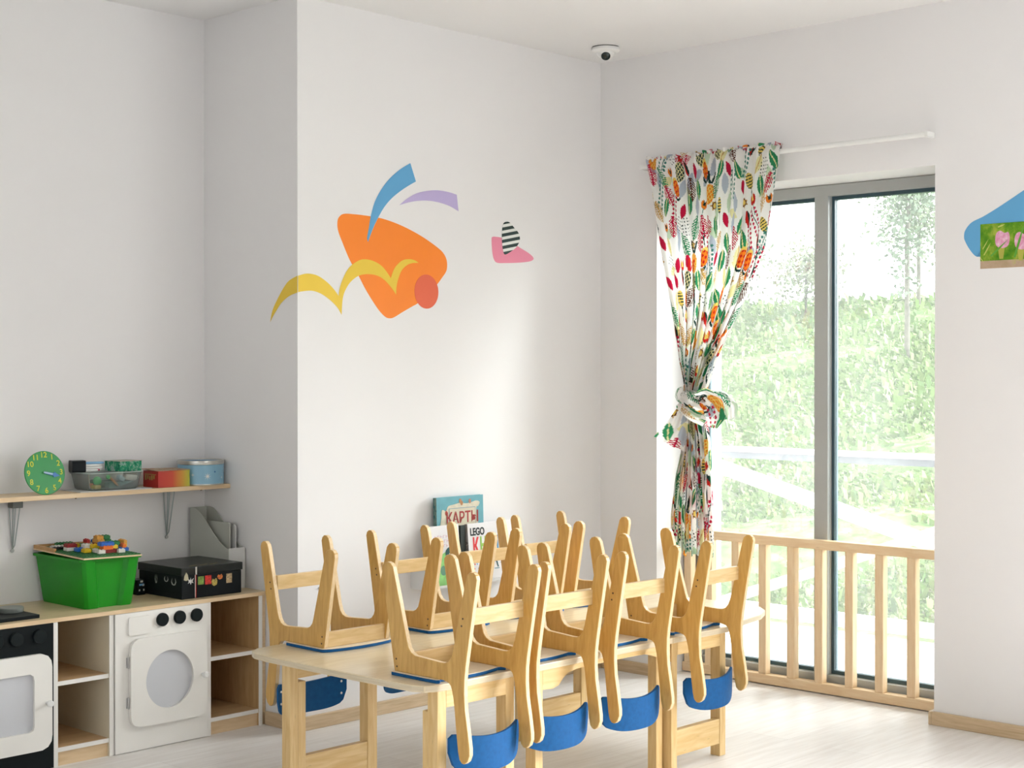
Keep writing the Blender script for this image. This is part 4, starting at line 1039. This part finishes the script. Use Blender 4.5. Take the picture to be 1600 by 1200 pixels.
# ------------------------------------------------------------------ ceiling camera
cc = empty('dome_camera', (-.272, -.262, H), 'small white dome security camera on the ceiling above the room corner', 'security camera')
MB().lathe([(.064, 0), (.066, -.004), (.066, -.016), (.060, -.022), (.046, -.026)], (0, 0, 0), 40).build('base_ring', M['white_plastic'], cc, smooth=True)
r_ = .043; MB().lathe([(r_*math.sin(PI/2*k/8)+1e-4, -.022-r_*math.cos(PI/2*k/8)*.85) for k in range(9)], (0, 0, 0), 32).build('dome', M['white_plastic'], cc, smooth=True)
dirv = Vector((-5.827+.272, -4.935+.262, 0)).normalized(); dirv = (dirv*.75+Vector((0, 0, -.65))).normalized()
lm = MB().lathe([(.0001, .0445), (.008, .0440), (.015, .0420), (.0215, .0385), (.022, .034)], (0, 0, 0), 28)
q = dirv.to_track_quat('Z', 'Y').to_matrix()
lm.v = [tuple(q @ Vector(v) + Vector((0, 0, -.022))) for v in lm.v]
lm.build('lens_window', plain('dark_lens', (.006, .018, .016), .08), cc, smooth=True)
lm = MB().box(.061, .0668, -.06, .0, -.0035, -.002); 
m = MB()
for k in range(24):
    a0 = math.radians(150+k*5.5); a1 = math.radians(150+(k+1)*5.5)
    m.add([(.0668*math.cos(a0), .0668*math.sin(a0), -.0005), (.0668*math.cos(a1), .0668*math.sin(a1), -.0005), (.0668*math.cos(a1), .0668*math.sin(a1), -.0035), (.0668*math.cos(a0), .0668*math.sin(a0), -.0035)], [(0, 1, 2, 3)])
m.build('painted_shadow_gap', M['knob_black'], cc)  # black arc painted on the ring for the shade at the ceiling

# ------------------------------------------------------------------ wall screws
for x, z, lab in ((-1.791, .574, 'small metal wall screw just right of the projecting wall edge'), (-.155, .583, 'tiny dark wall screw close to the room corner')):
    o = MB().lathe([(.005, 0), (.0055, -.004), (.003, -.007)], (0, 0, 0), 14, 'Y').build('wall_screw', M['dark_hole'] if x > -1 else M['metal']); o.location = (x, 0, z); tag(o, lab, 'screw')

# ------------------------------------------------------------------ book rack on the wall
rk = empty('book_rack', (-1.0, 0, .52), 'pale wall-mounted rack holding picture books behind the back row of chairs', 'book rack')
AC = plain('white_rack_plastic', (.74, .75, .75), .3, .02)
m = MB(); m.box(-.275, .32, -.100, -.0005, 0, .003); m.box(-.275, .32, -.103, -.100, 0, .012)
m.box(-.278, -.275, -.103, -.0005, 0, .11); m.box(.32, .323, -.103, -.0005, 0, .11)
m.build('rack_tray', AC, rk)
m = MB(); m.box(-.20, .13, -.052, -.002, .135, .138); m.box(-.20, .13, -.054, -.052, .135, .15)
m.build('upper_tray', AC, rk)
def book(x0, x1, z0, z1, yb, th, tilt, cover, label, spine=None, name='picture_book'):
    e = empty(name, ((x0+x1)/2, yb, z0), label, 'book', 'books in the wall rack'); e.rotation_euler = (tilt, 0, 0)
    w_, h_ = (x1-x0)/2, z1-z0
    MB().box(-w_+.003, w_-.002, -th+.002, -.002, .002, h_-.002).build('pages', M['white_plastic'], e)
    m = MB(); m.box(-w_, w_, -th, -th+.002, 0, h_); m.box(-w_, w_, -.002, 0, 0, h_); m.build('cover', cover, e, bevel=.0005)
    MB().box(-w_-.001, -w_+.0005, -th, 0, 0, h_).build('spine', spine or cover, e)
    return e, w_, h_, -th
TE = plain('teal_cover', (.13, .36, .42), .35, .08, 20); WC = plain('white_cover', (.78, .77, .78), .3, .01)
# atlas
e, w_, h_, yf = book(-1.160, -.868, .662, .909, -.026, .02, -.03, TE, 'large teal picture atlas with red lettering standing at the top of the book rack', spine=noise_mat('dark_teal_spine', [(.4, (.03, .12, .13)), (.6, (.20, .28, .24))], 40))
m = MB().prism(catmull([(-.118, .16), (-.112, .192), (-.09, .186), (-.075, .206), (-.04, .212), (0, .218), (.035, .213), (.07, .216), (.10, .222), (.122, .214), (.112, .196), (.10, .184), (.098, .05), (-.118, .05)], 4), nY, yf-.0012, yf-.0002)
m.build('map_print', plain('cream_map', (.62, .58, .45), .4, .1, 40), e)
m = MB().prism(rrect(-.072, .094, .09, .196, .003, 2), nY, yf-.0020, yf-.0013); m.build('frame_print', plain('navy_frame_print', (.20, .30, .36), .4), e)
m = MB().prism(rrect(-.069, .091, .093, .193, .002, 2), nY, yf-.0026, yf-.0021); m.build('title_plate', plain('title_cream', (.60, .55, .42), .4), e)
for x, z, c in ((0, .226, (.45, .22, .10)), (.06, .222, (.42, .20, .12)), (-.088, .176, (.45, .08, .05)), (.008, .216, (.42, .20, .08))):
    MB().prism([(x+.008*math.cos(2*PI*k/10), z+.011*math.sin(2*PI*k/10)) for k in range(10)], nY, yf-.0018, yf-.0013).build('animal_print', plain('ochre_animal', c, .5), e)
text_mesh('title_text', 'КАРТЫ', .068, plain('title_red', (.34, .03, .03), .4), e, frame_negY(.011, yf-.0030, .150), .0005, sx=.86, bold=.0012)
# bold letters book
e, w_, h_, yf = book(-1.000, -.710, .5235, .785, -.076, .018, -.09, WC, 'white book with black, red, green and yellow lettering in the front of the rack', spine=plain('grey_spine', (.40, .38, .37), .4))
w_ = .145
text_mesh('title_text', 'LEGO', .046, plain('title_black', (.01, .02, .025), .4), e, frame_negY(-.086, yf-.0008, .223), .0005, sx=.78, bold=.0014)
for ch, x, c in (('К', -.100, (.70, .03, .04)), ('Н', -.052, (.30, .55, .10)), ('И', -.002, (.78, .52, .03)), ('Г', .048, (.05, .25, .50)), ('А', .098, (.10, .45, .15))):
    text_mesh('title_letter', ch, .098, plain('letter_paint', c, .4), e, frame_negY(x, yf-.0008, .156), .0005, sx=.60, bold=.003)
text_mesh('spine_text', 'КНИГА', .020, plain('spine_black', (.02, .02, .03), .4), e, Matrix.Translation((-.1465, yf+.009, .15)) @ Matrix(((0, 0, -1, 0), (0, -1, 0, 0), (1, 0, 0, 0), (0, 0, 0, 1))) @ Matrix.Rotation(PI, 4, 'Z') @ Matrix.Rotation(PI, 4, 'Z'), .0004)
for i in range(16):
    x, z = -.12+(i % 4)*.022+.004*(i % 3), .04+(i//4)*.020; s_ = .004
    MB().prism([(x+s_*math.cos(2*PI*k/7), z+s_*math.sin(2*PI*k/7)) for k in range(7)], nY, yf-.0008, yf-.0002).build('brick_print', [DM['red'], DM['blue'], DM['orange'], DM['pink']][i % 4], e)
text_mesh('number_print', '5', .030, DM['red'], e, frame_negY(.045, yf-.0008, .098), .0005)
m = MB(); m.tube([(.02, yf-.001, .10), (.028, yf-.001, .08), (.035, yf-.001, .058)], .0025, 6); m.box(.012, .042, yf-.001, yf-.0003, .050, .053); m.tube([(.05, yf-.0008, .075), (.09, yf-.0008, .072), (.12, yf-.0008, .076)], .0008, 5)
m.build('drawing_print', plain('teal_drawing', (.05, .22, .28), .4), e)
# green booklet
e, w_, h_, yf = book(-1.228, -1.052, .5235, .79, -.082, .008, -.09, WC, 'thin white and green children\'s booklet at the left of the book rack')
m = MB().prism([(-w_+.004, .006), (w_-.004, .006), (w_-.004, .125), (.04, .14), (0, .15), (-.04, .135), (-w_+.004, .12)], nY, yf-.0010, yf-.0002); m.build('meadow_print', plain('light_green_print', (.27, .62, .20), .4, .2, 30), e)
PKt = plain('faded_pink_text', (.70, .42, .50), .4)
m = MB()
for r2 in range(3):
    for q2 in range(7):
        x = -.055+q2*.017+.004*(r2 % 2); z = .218-r2*.020
        m.box(x-.0055, x-.0035, yf-.0008, yf-.0002, z-.006, z+.006); m.box(x-.0035, x+.005, yf-.0008, yf-.0002, z+(.004 if q2 % 2 else -.001), z+(.006 if q2 % 2 else .001))
m.build('title_print', PKt, e)
m = MB().prism(catmull([(.0, .155), (.03, .172), (.038, .150), (.050, .172), (.078, .16), (.075, .12), (.04, .108), (.004, .12)], 3), nY, yf-.0016, yf-.0011); m.build('creature_print', plain('dark_teal_creature', (.02, .10, .10), .4), e)
for x in (.026, .052):
    MB().prism([(x+.009*math.cos(2*PI*k/12), .134+.011*math.sin(2*PI*k/12)) for k in range(12)], nY, yf-.0024, yf-.0017).build('eye_print', BM['white'], e)
for x, z, r2, c in ((.055, .085, .022, (.80, .36, .14)), (.03, .06, .012, (.70, .65, .20)), (-.02, .07, .018, (.12, .30, .20))):
    MB().prism([(x+r2*math.cos(2*PI*k/12), z+r2*1.2*math.sin(2*PI*k/12)) for k in range(12)], nY, yf-.0017, yf-.0011).build('figure_print', plain('figure_paint', c, .5), e)
# dark book edge behind
o = MB().box(-.015, .015, -.012, 0, 0, .258).build('thin_book', plain('black_cover', (.01, .02, .02), .4)); o.location = (-1.024, -.062, .5235); o.rotation_euler = (-.03, 0, 0)
tag(o, 'dark narrow book edge between the green booklet and the white book', 'book')

# ------------------------------------------------------------------ curtain
RX = -.055; RZ = 2.443
rod = empty('curtain_rod', (RX, -1.06, RZ), 'thin white curtain rod fixed to the wall above the tall window', 'curtain rod')
MB().tube([(0, -.745, 0), (0, .755, 0)], .0115, 16).build('rod', M['white_plastic'], rod, smooth=True)
for y in (-.745, .755):
    MB().box(-.010, .054, y-.007, y+.007, -.012, .012).build('end_bracket', M['white_plastic'], rod, bevel=.003)
# --- printed cloth pattern, drawn analytically on a raster that colours the cloth vertices
PW, PH, PS = 1.30, 1.95, .0019
nw, nh = int(PW/PS), int(PH/PS)
img = np.empty((nh, nw, 3)); img[:] = (.90, .89, .86)
C_ = dict(red=(.55, .02, .015), crim=(.50, .01, .05), orange=(.80, .22, .02), yel=(.80, .60, .14), pale=(.80, .75, .40), green=(.03, .24, .10), dk=(.012, .04, .035), teal=(.06, .22, .18), brown=(.10, .03, .015), grey=(.45, .50, .58), mint=(.55, .68, .50), tan=(.55, .33, .10))
def stamp(cx, cy, rad, ang, fn):
    i0, i1 = int(max(0, (cy-rad)/PS)), int(min(nh, (cy+rad)/PS)); j0, j1 = int(max(0, (cx-rad)/PS)), int(min(nw, (cx+rad)/PS))
    if i1 <= i0 or j1 <= j0: return
    yy, xx = np.mgrid[i0:i1, j0:j1]; x = xx*PS-cx; y = yy*PS-cy
    c, s = math.cos(ang), math.sin(ang); u = c*x+s*y; v = -s*x+c*y
    sub = img[i0:i1, j0:j1]
    for mask, col in fn(u, v): sub[mask] = C_[col]
def leaf_f(L_, W_, col, vein=None, two=None):
    def f(u, v):
        t = (v/L_+1)/2; wd = W_*np.sin(np.clip(t, 0, 1)*PI)**.8; m_ = (np.abs(u) < wd) & (t > 0) & (t < 1); r = [(m_, col)]
        if two: r.append((m_ & (u > 0), two))
        if vein: r.append((m_ & (np.abs(u) < .0016), vein))
        return r
    return f
def fern_f(L_, W_, col):
    def f(u, v):
        t = (v/L_+1)/2; wd = W_*np.sin(np.clip(t, 0.05, .98)*PI)**.6; ok = (t > 0) & (t < 1)
        teeth = (((v-np.abs(u)*.9)/L_*4.5) % 1) < .58
        return [(ok & (np.abs(u) < wd) & teeth, col), (ok & (np.abs(u) < .002), col)]
    return f
def pine_f(R1, R2, body, lat, crown):
    def f(u, v):
        e_ = (u/R1)**2+((v-.008)/R2)**2 < 1
        l = ((((u+v*.75)/.0105) % 1) < .25) | ((((u-v*.75)/.0105) % 1) < .25)
        cr_ = (v < -R2*.75) & (v > -R2*1.9) & (np.abs(np.abs(u)-(-v-R2*.75)*.35-.002) < .0035)
        return [(cr_, crown), (e_, body), (e_ & l, lat)]
    return f
def protea_f(R1, R2):
    def f(u, v):
        e_ = ((u/R1)**2+(v/R2)**2 < 1); dm = (np.abs(((u/.011) % 1)-.5)+np.abs(((v/.014) % 1)-.5)) < .42
        base = ((u/(R1*1.1))**2+((v-R2*.85)/(R2*.55))**2 < 1) & ~(((u/(R1*.8))**2+((v-R2*.6)/(R2*.55))**2) < 1)
        return [(((u/(R1*.95))**2+((v+R2*.45)/(R2*.9))**2 < 1), 'yel'), (e_, 'orange'), (e_ & dm, 'red'), (base, 'dk')]
    return f
def flower_f(R, c1, c2):
    def f(u, v):
        r_ = np.hypot(u, v); a = np.arctan2(v, u); return [(r_ < R*(.75+.25*np.cos(7*a)), c1), (r_ < R*.4, c2), (np.abs(r_-R*.6) < .0012, 'brown')]
    return f
def tulip_f(R, c1, c2):
    def f(u, v):
        b_ = ((u/R)**2+((v)/(R*1.25))**2 < 1) & (v > -R*.9+np.abs((np.abs(u)-R*.5))*1.4); return [(b_, c1), (b_ & (np.abs(u) < R*.4) & (v < R*.5), c2), ((np.abs(u) < .0013) & (v > R) & (v < R*3.2), 'teal')]
    return f
def berries_f(col, st):
    def f(u, v):
        r = [((np.abs(u-.004*np.sin(v*60)) < .0013) & (np.abs(v) < .045), st)]
        for k in range(-3, 4): r.append((np.hypot(np.abs(u)-.010, v-k*.012) < .0042, col))
        return r
    return f
def dots_f(col):
    def f(u, v): return [(((u/.010) % 1-.5)**2+((v/.010+np.floor(u/.010)*.5) % 1-.5)**2 < .035, col) for _ in (0,) ] if False else [((np.hypot(u, v) < .024) & ((((u/.009) % 1)-.5)**2+(((v/.009) % 1)-.5)**2 < .05), col)]
    return f
def stripe_f(c1, c2):
    def f(u, v):
        e_ = (u/.012)**2+(v/.022)**2 < 1; return [(e_, c1), (e_ & ((v/.008) % 1 < .4), c2), ((np.abs(u) < .0014) & (v > .02) & (v < .06), 'dk')]
    return f
motifs = [
    (14, lambda: (leaf_f(.030, .013, 'green', 'pale'), .05)), (9, lambda: (leaf_f(.028, .012, 'grey', None), .04)), (8, lambda: (leaf_f(.028, .013, 'pale', 'tan'), .04)),
    (7, lambda: (leaf_f(.022, .010, 'crim'), .04)), (9, lambda: (fern_f(.034, .017, 'green'), .05)), (6, lambda: (fern_f(.030, .016, 'crim'), .05)), (5, lambda: (fern_f(.030, .015, 'tan'), .05)),
    (6, lambda: (fern_f(.032, .019, 'brown'), .05)), (5, lambda: (pine_f(.017, .028, 'orange', 'yel', 'dk'), .06)), (4, lambda: (pine_f(.017, .028, 'dk', 'pale', 'red'), .06)),
    (7, lambda: (protea_f(.016, .024), .06)), (6, lambda: (flower_f(.015, 'tan', 'yel'), .03)), (6, lambda: (tulip_f(.015, 'red', 'yel'), .06)), (5, lambda: (tulip_f(.012, 'orange', 'dk'), .05)),
    (6, lambda: (berries_f('crim', 'dk'), .06)), (5, lambda: (berries_f('teal', 'teal'), .06)), (6, lambda: (dots_f('dk'), .03)), (5, lambda: (stripe_f('yel', 'dk'), .07)), (5, lambda: (leaf_f(.030, .012, 'mint'), .04)),
    (6, lambda: (leaf_f(.024, .010, 'red', None, 'dk'), .04))]
wts = np.array([m_[0] for m_ in motifs], float); wts /= wts.sum()
gx = .043
for layer, cols in ((0, ('mint', 'pale', 'grey')), (1, None)):
    r0 = 0
    yv = .0
    while yv < PH:
        xv = (r0 % 2)*gx*.5
        while xv < PW:
            jx, jy = xv+rng.uniform(-.010, .010), yv+rng.uniform(-.010, .010)
            if layer == 0:
                if rng.random() < .16: stamp(jx+.02, jy+.02, .05, rng.uniform(-1.5, 1.5), leaf_f(.026, .013, cols[rng.integers(3)]))
            else:
                fn, rad = motifs[rng.choice(len(motifs), p=wts)][1]()
                stamp(jx, jy, rad+.01, rng.uniform(-.6, .6), fn)
            xv += gx
        yv += gx*1.12; r0 += 1
MS = 1.75
def sample(u, v):
    i = np.clip(((v/MS) % PH)/PS, 0, nh-1).astype(int); j = np.clip(((u/MS) % PW)/PS, 0, nw-1).astype(int); return img[i, j]
M['cloth'] = attr_mat('printed_cotton', 'print', .85, .38)
def cloth(name, X, Y, Z, U, V, parent=None, thick=.0012):
    """grid arrays (rows, cols) -> mesh with the print stored per vertex"""
    r_, c_ = X.shape; me = bpy.data.meshes.new(name)
    co = np.stack([X, Y, Z], -1).reshape(-1, 3); idx = np.arange(r_*c_).reshape(r_, c_)
    q = np.stack([idx[:-1, :-1], idx[:-1, 1:], idx[1:, 1:], idx[1:, :-1]], -1).reshape(-1, 4)
    me.vertices.add(len(co)); me.vertices.foreach_set('co', co.ravel()); me.loops.add(q.size); me.loops.foreach_set('vertex_index', q.ravel())
    me.polygons.add(len(q)); me.polygons.foreach_set('loop_start', np.arange(0, q.size, 4)); me.polygons.foreach_set('loop_total', np.full(len(q), 4))
    me.polygons.foreach_set('use_smooth', np.ones(len(q), bool)); me.update(); me.validate()
    at = me.color_attributes.new('print', 'FLOAT_COLOR', 'POINT')
    col = np.ones((len(co), 4)); col[:, :3] = sample(U.ravel(), V.ravel()); at.data.foreach_set('color', col.ravel())
    me.materials.append(M['cloth'])
    o = bpy.data.objects.new(name, me); COL.objects.link(o)
    if parent: o.parent = parent
    return o
ztab = [2.472, 2.443, 2.323, 2.014, 1.77, 1.528, 1.392, 1.340, 1.287, 1.137, .985, .802, .66, .622]
ltab = [-.322, -.330, -.358, -.418, -.476, -.521, -.545, -.549, -.544, -.537, -.498, -.471, -.469, -.474]
rtab = [-1.083, -1.078, -1.052, -.998, -.880, -.727, -.660, -.645, -.648, -.674, -.692, -.703, -.707, -.706]
rows, cols = 820, 560
tt = np.linspace(0, 1, rows)[:, None]; ss = np.linspace(0, 1, cols)[None, :]
zz = 2.472-(2.472-.622)*tt
Ly = np.interp(-zz, [-z for z in ztab], ltab); Ry = np.interp(-zz, [-z for z in ztab], rtab)
wd = np.abs(Ry-Ly)
dens = .78/wd
s2 = ss+.010*np.sin(2*PI*3*ss+2*tt)
ph = 2*PI*(11*ss)+1.3*np.sin(2*PI*2.3*ss+.6)+.5*np.sin(3.1*tt*2+5*ss)
amp = .009+.011*np.clip((dens-1)/3, 0, 1)
amp = amp*(1-.0*tt)
ph2 = 2*PI*(17*ss)+.7
near_top = np.exp(-((zz-2.443)/.03)**2)
xoff = amp*(np.sin(ph)+.35*np.sin(ph2+1.5*tt))
bundle = np.clip((dens-2)/4, 0, 1)*.045*np.sqrt(np.clip(1-(2*ss-1)**2, 0, 1))
X = RX-.016-xoff*(1-.35*near_top)-bundle+0*tt - .012*near_top
X = np.minimum(X, -.014)
Yc = Ly+(Ry-Ly)*(ss+.016*np.sin(ph+.9)*np.clip(dens-.6, 0, 1.4))-.024-.55*np.clip((dens-2)/4, 0, 1)*.045
Z = zz+.004*np.sin(2*PI*31*ss+.8)*np.exp(-((zz-2.468)/.02)**2)+.012*np.sin(2*PI*5*ss)*np.clip((tt-.93)/.07, 0, 1)+.006*np.sin(2*PI*11*ss)*np.clip((tt-.93)/.07, 0, 1)
U = ss*1.12+0*tt; V = 2.48-zz+0*ss
ct_ = empty('floral_curtain', (RX, -.70, .62), 'white curtain with pineapple and leaf print, knotted at the left of the window', 'curtain')
def rel(o):
    o.parent = ct_; o.matrix_parent_inverse = Matrix.Translation(-Vector(ct_.location)); return o
rel(cloth('curtain_cloth', X, Yc, Z, U, V))
# ruffled heading above the rod
rows2 = 14; t2 = np.linspace(0, 1, rows2)[:, None]; s_ = np.linspace(0, 1, 420)[None, :]
Xh = RX-.010-.012*np.sin(2*PI*26*s_+.5*np.sin(9*s_))*np.sin(t2*PI*.5)-.004*np.sin(2*PI*11*s_)
Yh = -.350-.755*s_+.006*np.sin(2*PI*26*s_+1.3)*t2; Zh = 2.452+.030*t2+.006*np.sin(2*PI*19*s_)*t2+0*s_
rel(cloth('ruffled_heading', Xh, Yh, Zh, s_*1.12+0*t2, 1.2+.06*t2+0*s_))
# knot: band around the gathers plus hanging tails
def ribbon(name, pts, widths, waves, u0, v0, closed=False, n=90, m_=34, nrm=None, puff=.012):
    P = np.array(pts, float); k = len(P); tq = np.linspace(0, k-1, n); Pi = np.stack([np.interp(tq, range(k), P[:, a]) for a in range(3)], -1)
    for _ in range(6):
        Pi[1:-1] = (Pi[:-2]+2*Pi[1:-1]+Pi[2:])/4
    wi = np.interp(tq, range(k), widths); T_ = np.gradient(Pi, axis=0); T_ /= np.linalg.norm(T_, axis=1)[:, None]
    N_ = np.tile(np.array(nrm or (-.72, -.69, 0.)), (n, 1)); B_ = np.cross(T_, N_); B_ /= np.linalg.norm(B_, axis=1)[:, None]; N_ = np.cross(B_, T_)
    s = np.linspace(-1, 1, m_)
    G = Pi[:, None, :]+B_[:, None, :]*(wi[:, None]*s[None, :]/2)[..., None]+N_[:, None, :]*((puff*(1-s[None, :]**2)+waves*np.sin(3.2*PI*s[None, :]+tq[:, None]*.7)))[..., None]
    L_ = np.cumsum(np.r_[0, np.linalg.norm(np.diff(Pi, axis=0), axis=1)])
    return rel(cloth(name, G[..., 0], G[..., 1], G[..., 2], u0+s[None, :]*.07+0*L_[:, None], v0+L_[:, None]+0*s[None, :]))
ribbon('knot_band', [(-.085, -.590, 1.368), (-.135, -.615, 1.358), (-.152, -.665, 1.338), (-.142, -.718, 1.315), (-.09, -.742, 1.30)], [.07, .08, .09, .08, .07], .003, .3, .3, puff=.012)
ribbon('knot_band', [(-.130, -.600, 1.315), (-.158, -.640, 1.298), (-.160, -.690, 1.268), (-.130, -.735, 1.235)], [.055, .06, .06, .05], .002, .6, .5, puff=.014)
ribbon('knot_tail', [(-.142, -.645, 1.310), (-.155, -.628, 1.265), (-.155, -.603, 1.205), (-.155, -.575, 1.155), (-.155, -.558, 1.128)], [.06, .085, .125, .16, .175], .007, .8, .2, puff=.012)
ribbon('knot_tail', [(-.135, -.695, 1.350), (-.150, -.748, 1.350), (-.150, -.797, 1.312), (-.145, -.806, 1.262), (-.140, -.785, 1.215)], [.06, .085, .10, .095, .05], .005, .5, 1.0, puff=.018)
ribbon('knot_tail', [(-.095, -.740, 1.352), (-.095, -.800, 1.340), (-.095, -.843, 1.300), (-.095, -.848, 1.250)], [.06, .075, .085, .06], .004, .1, 1.3, puff=.010)
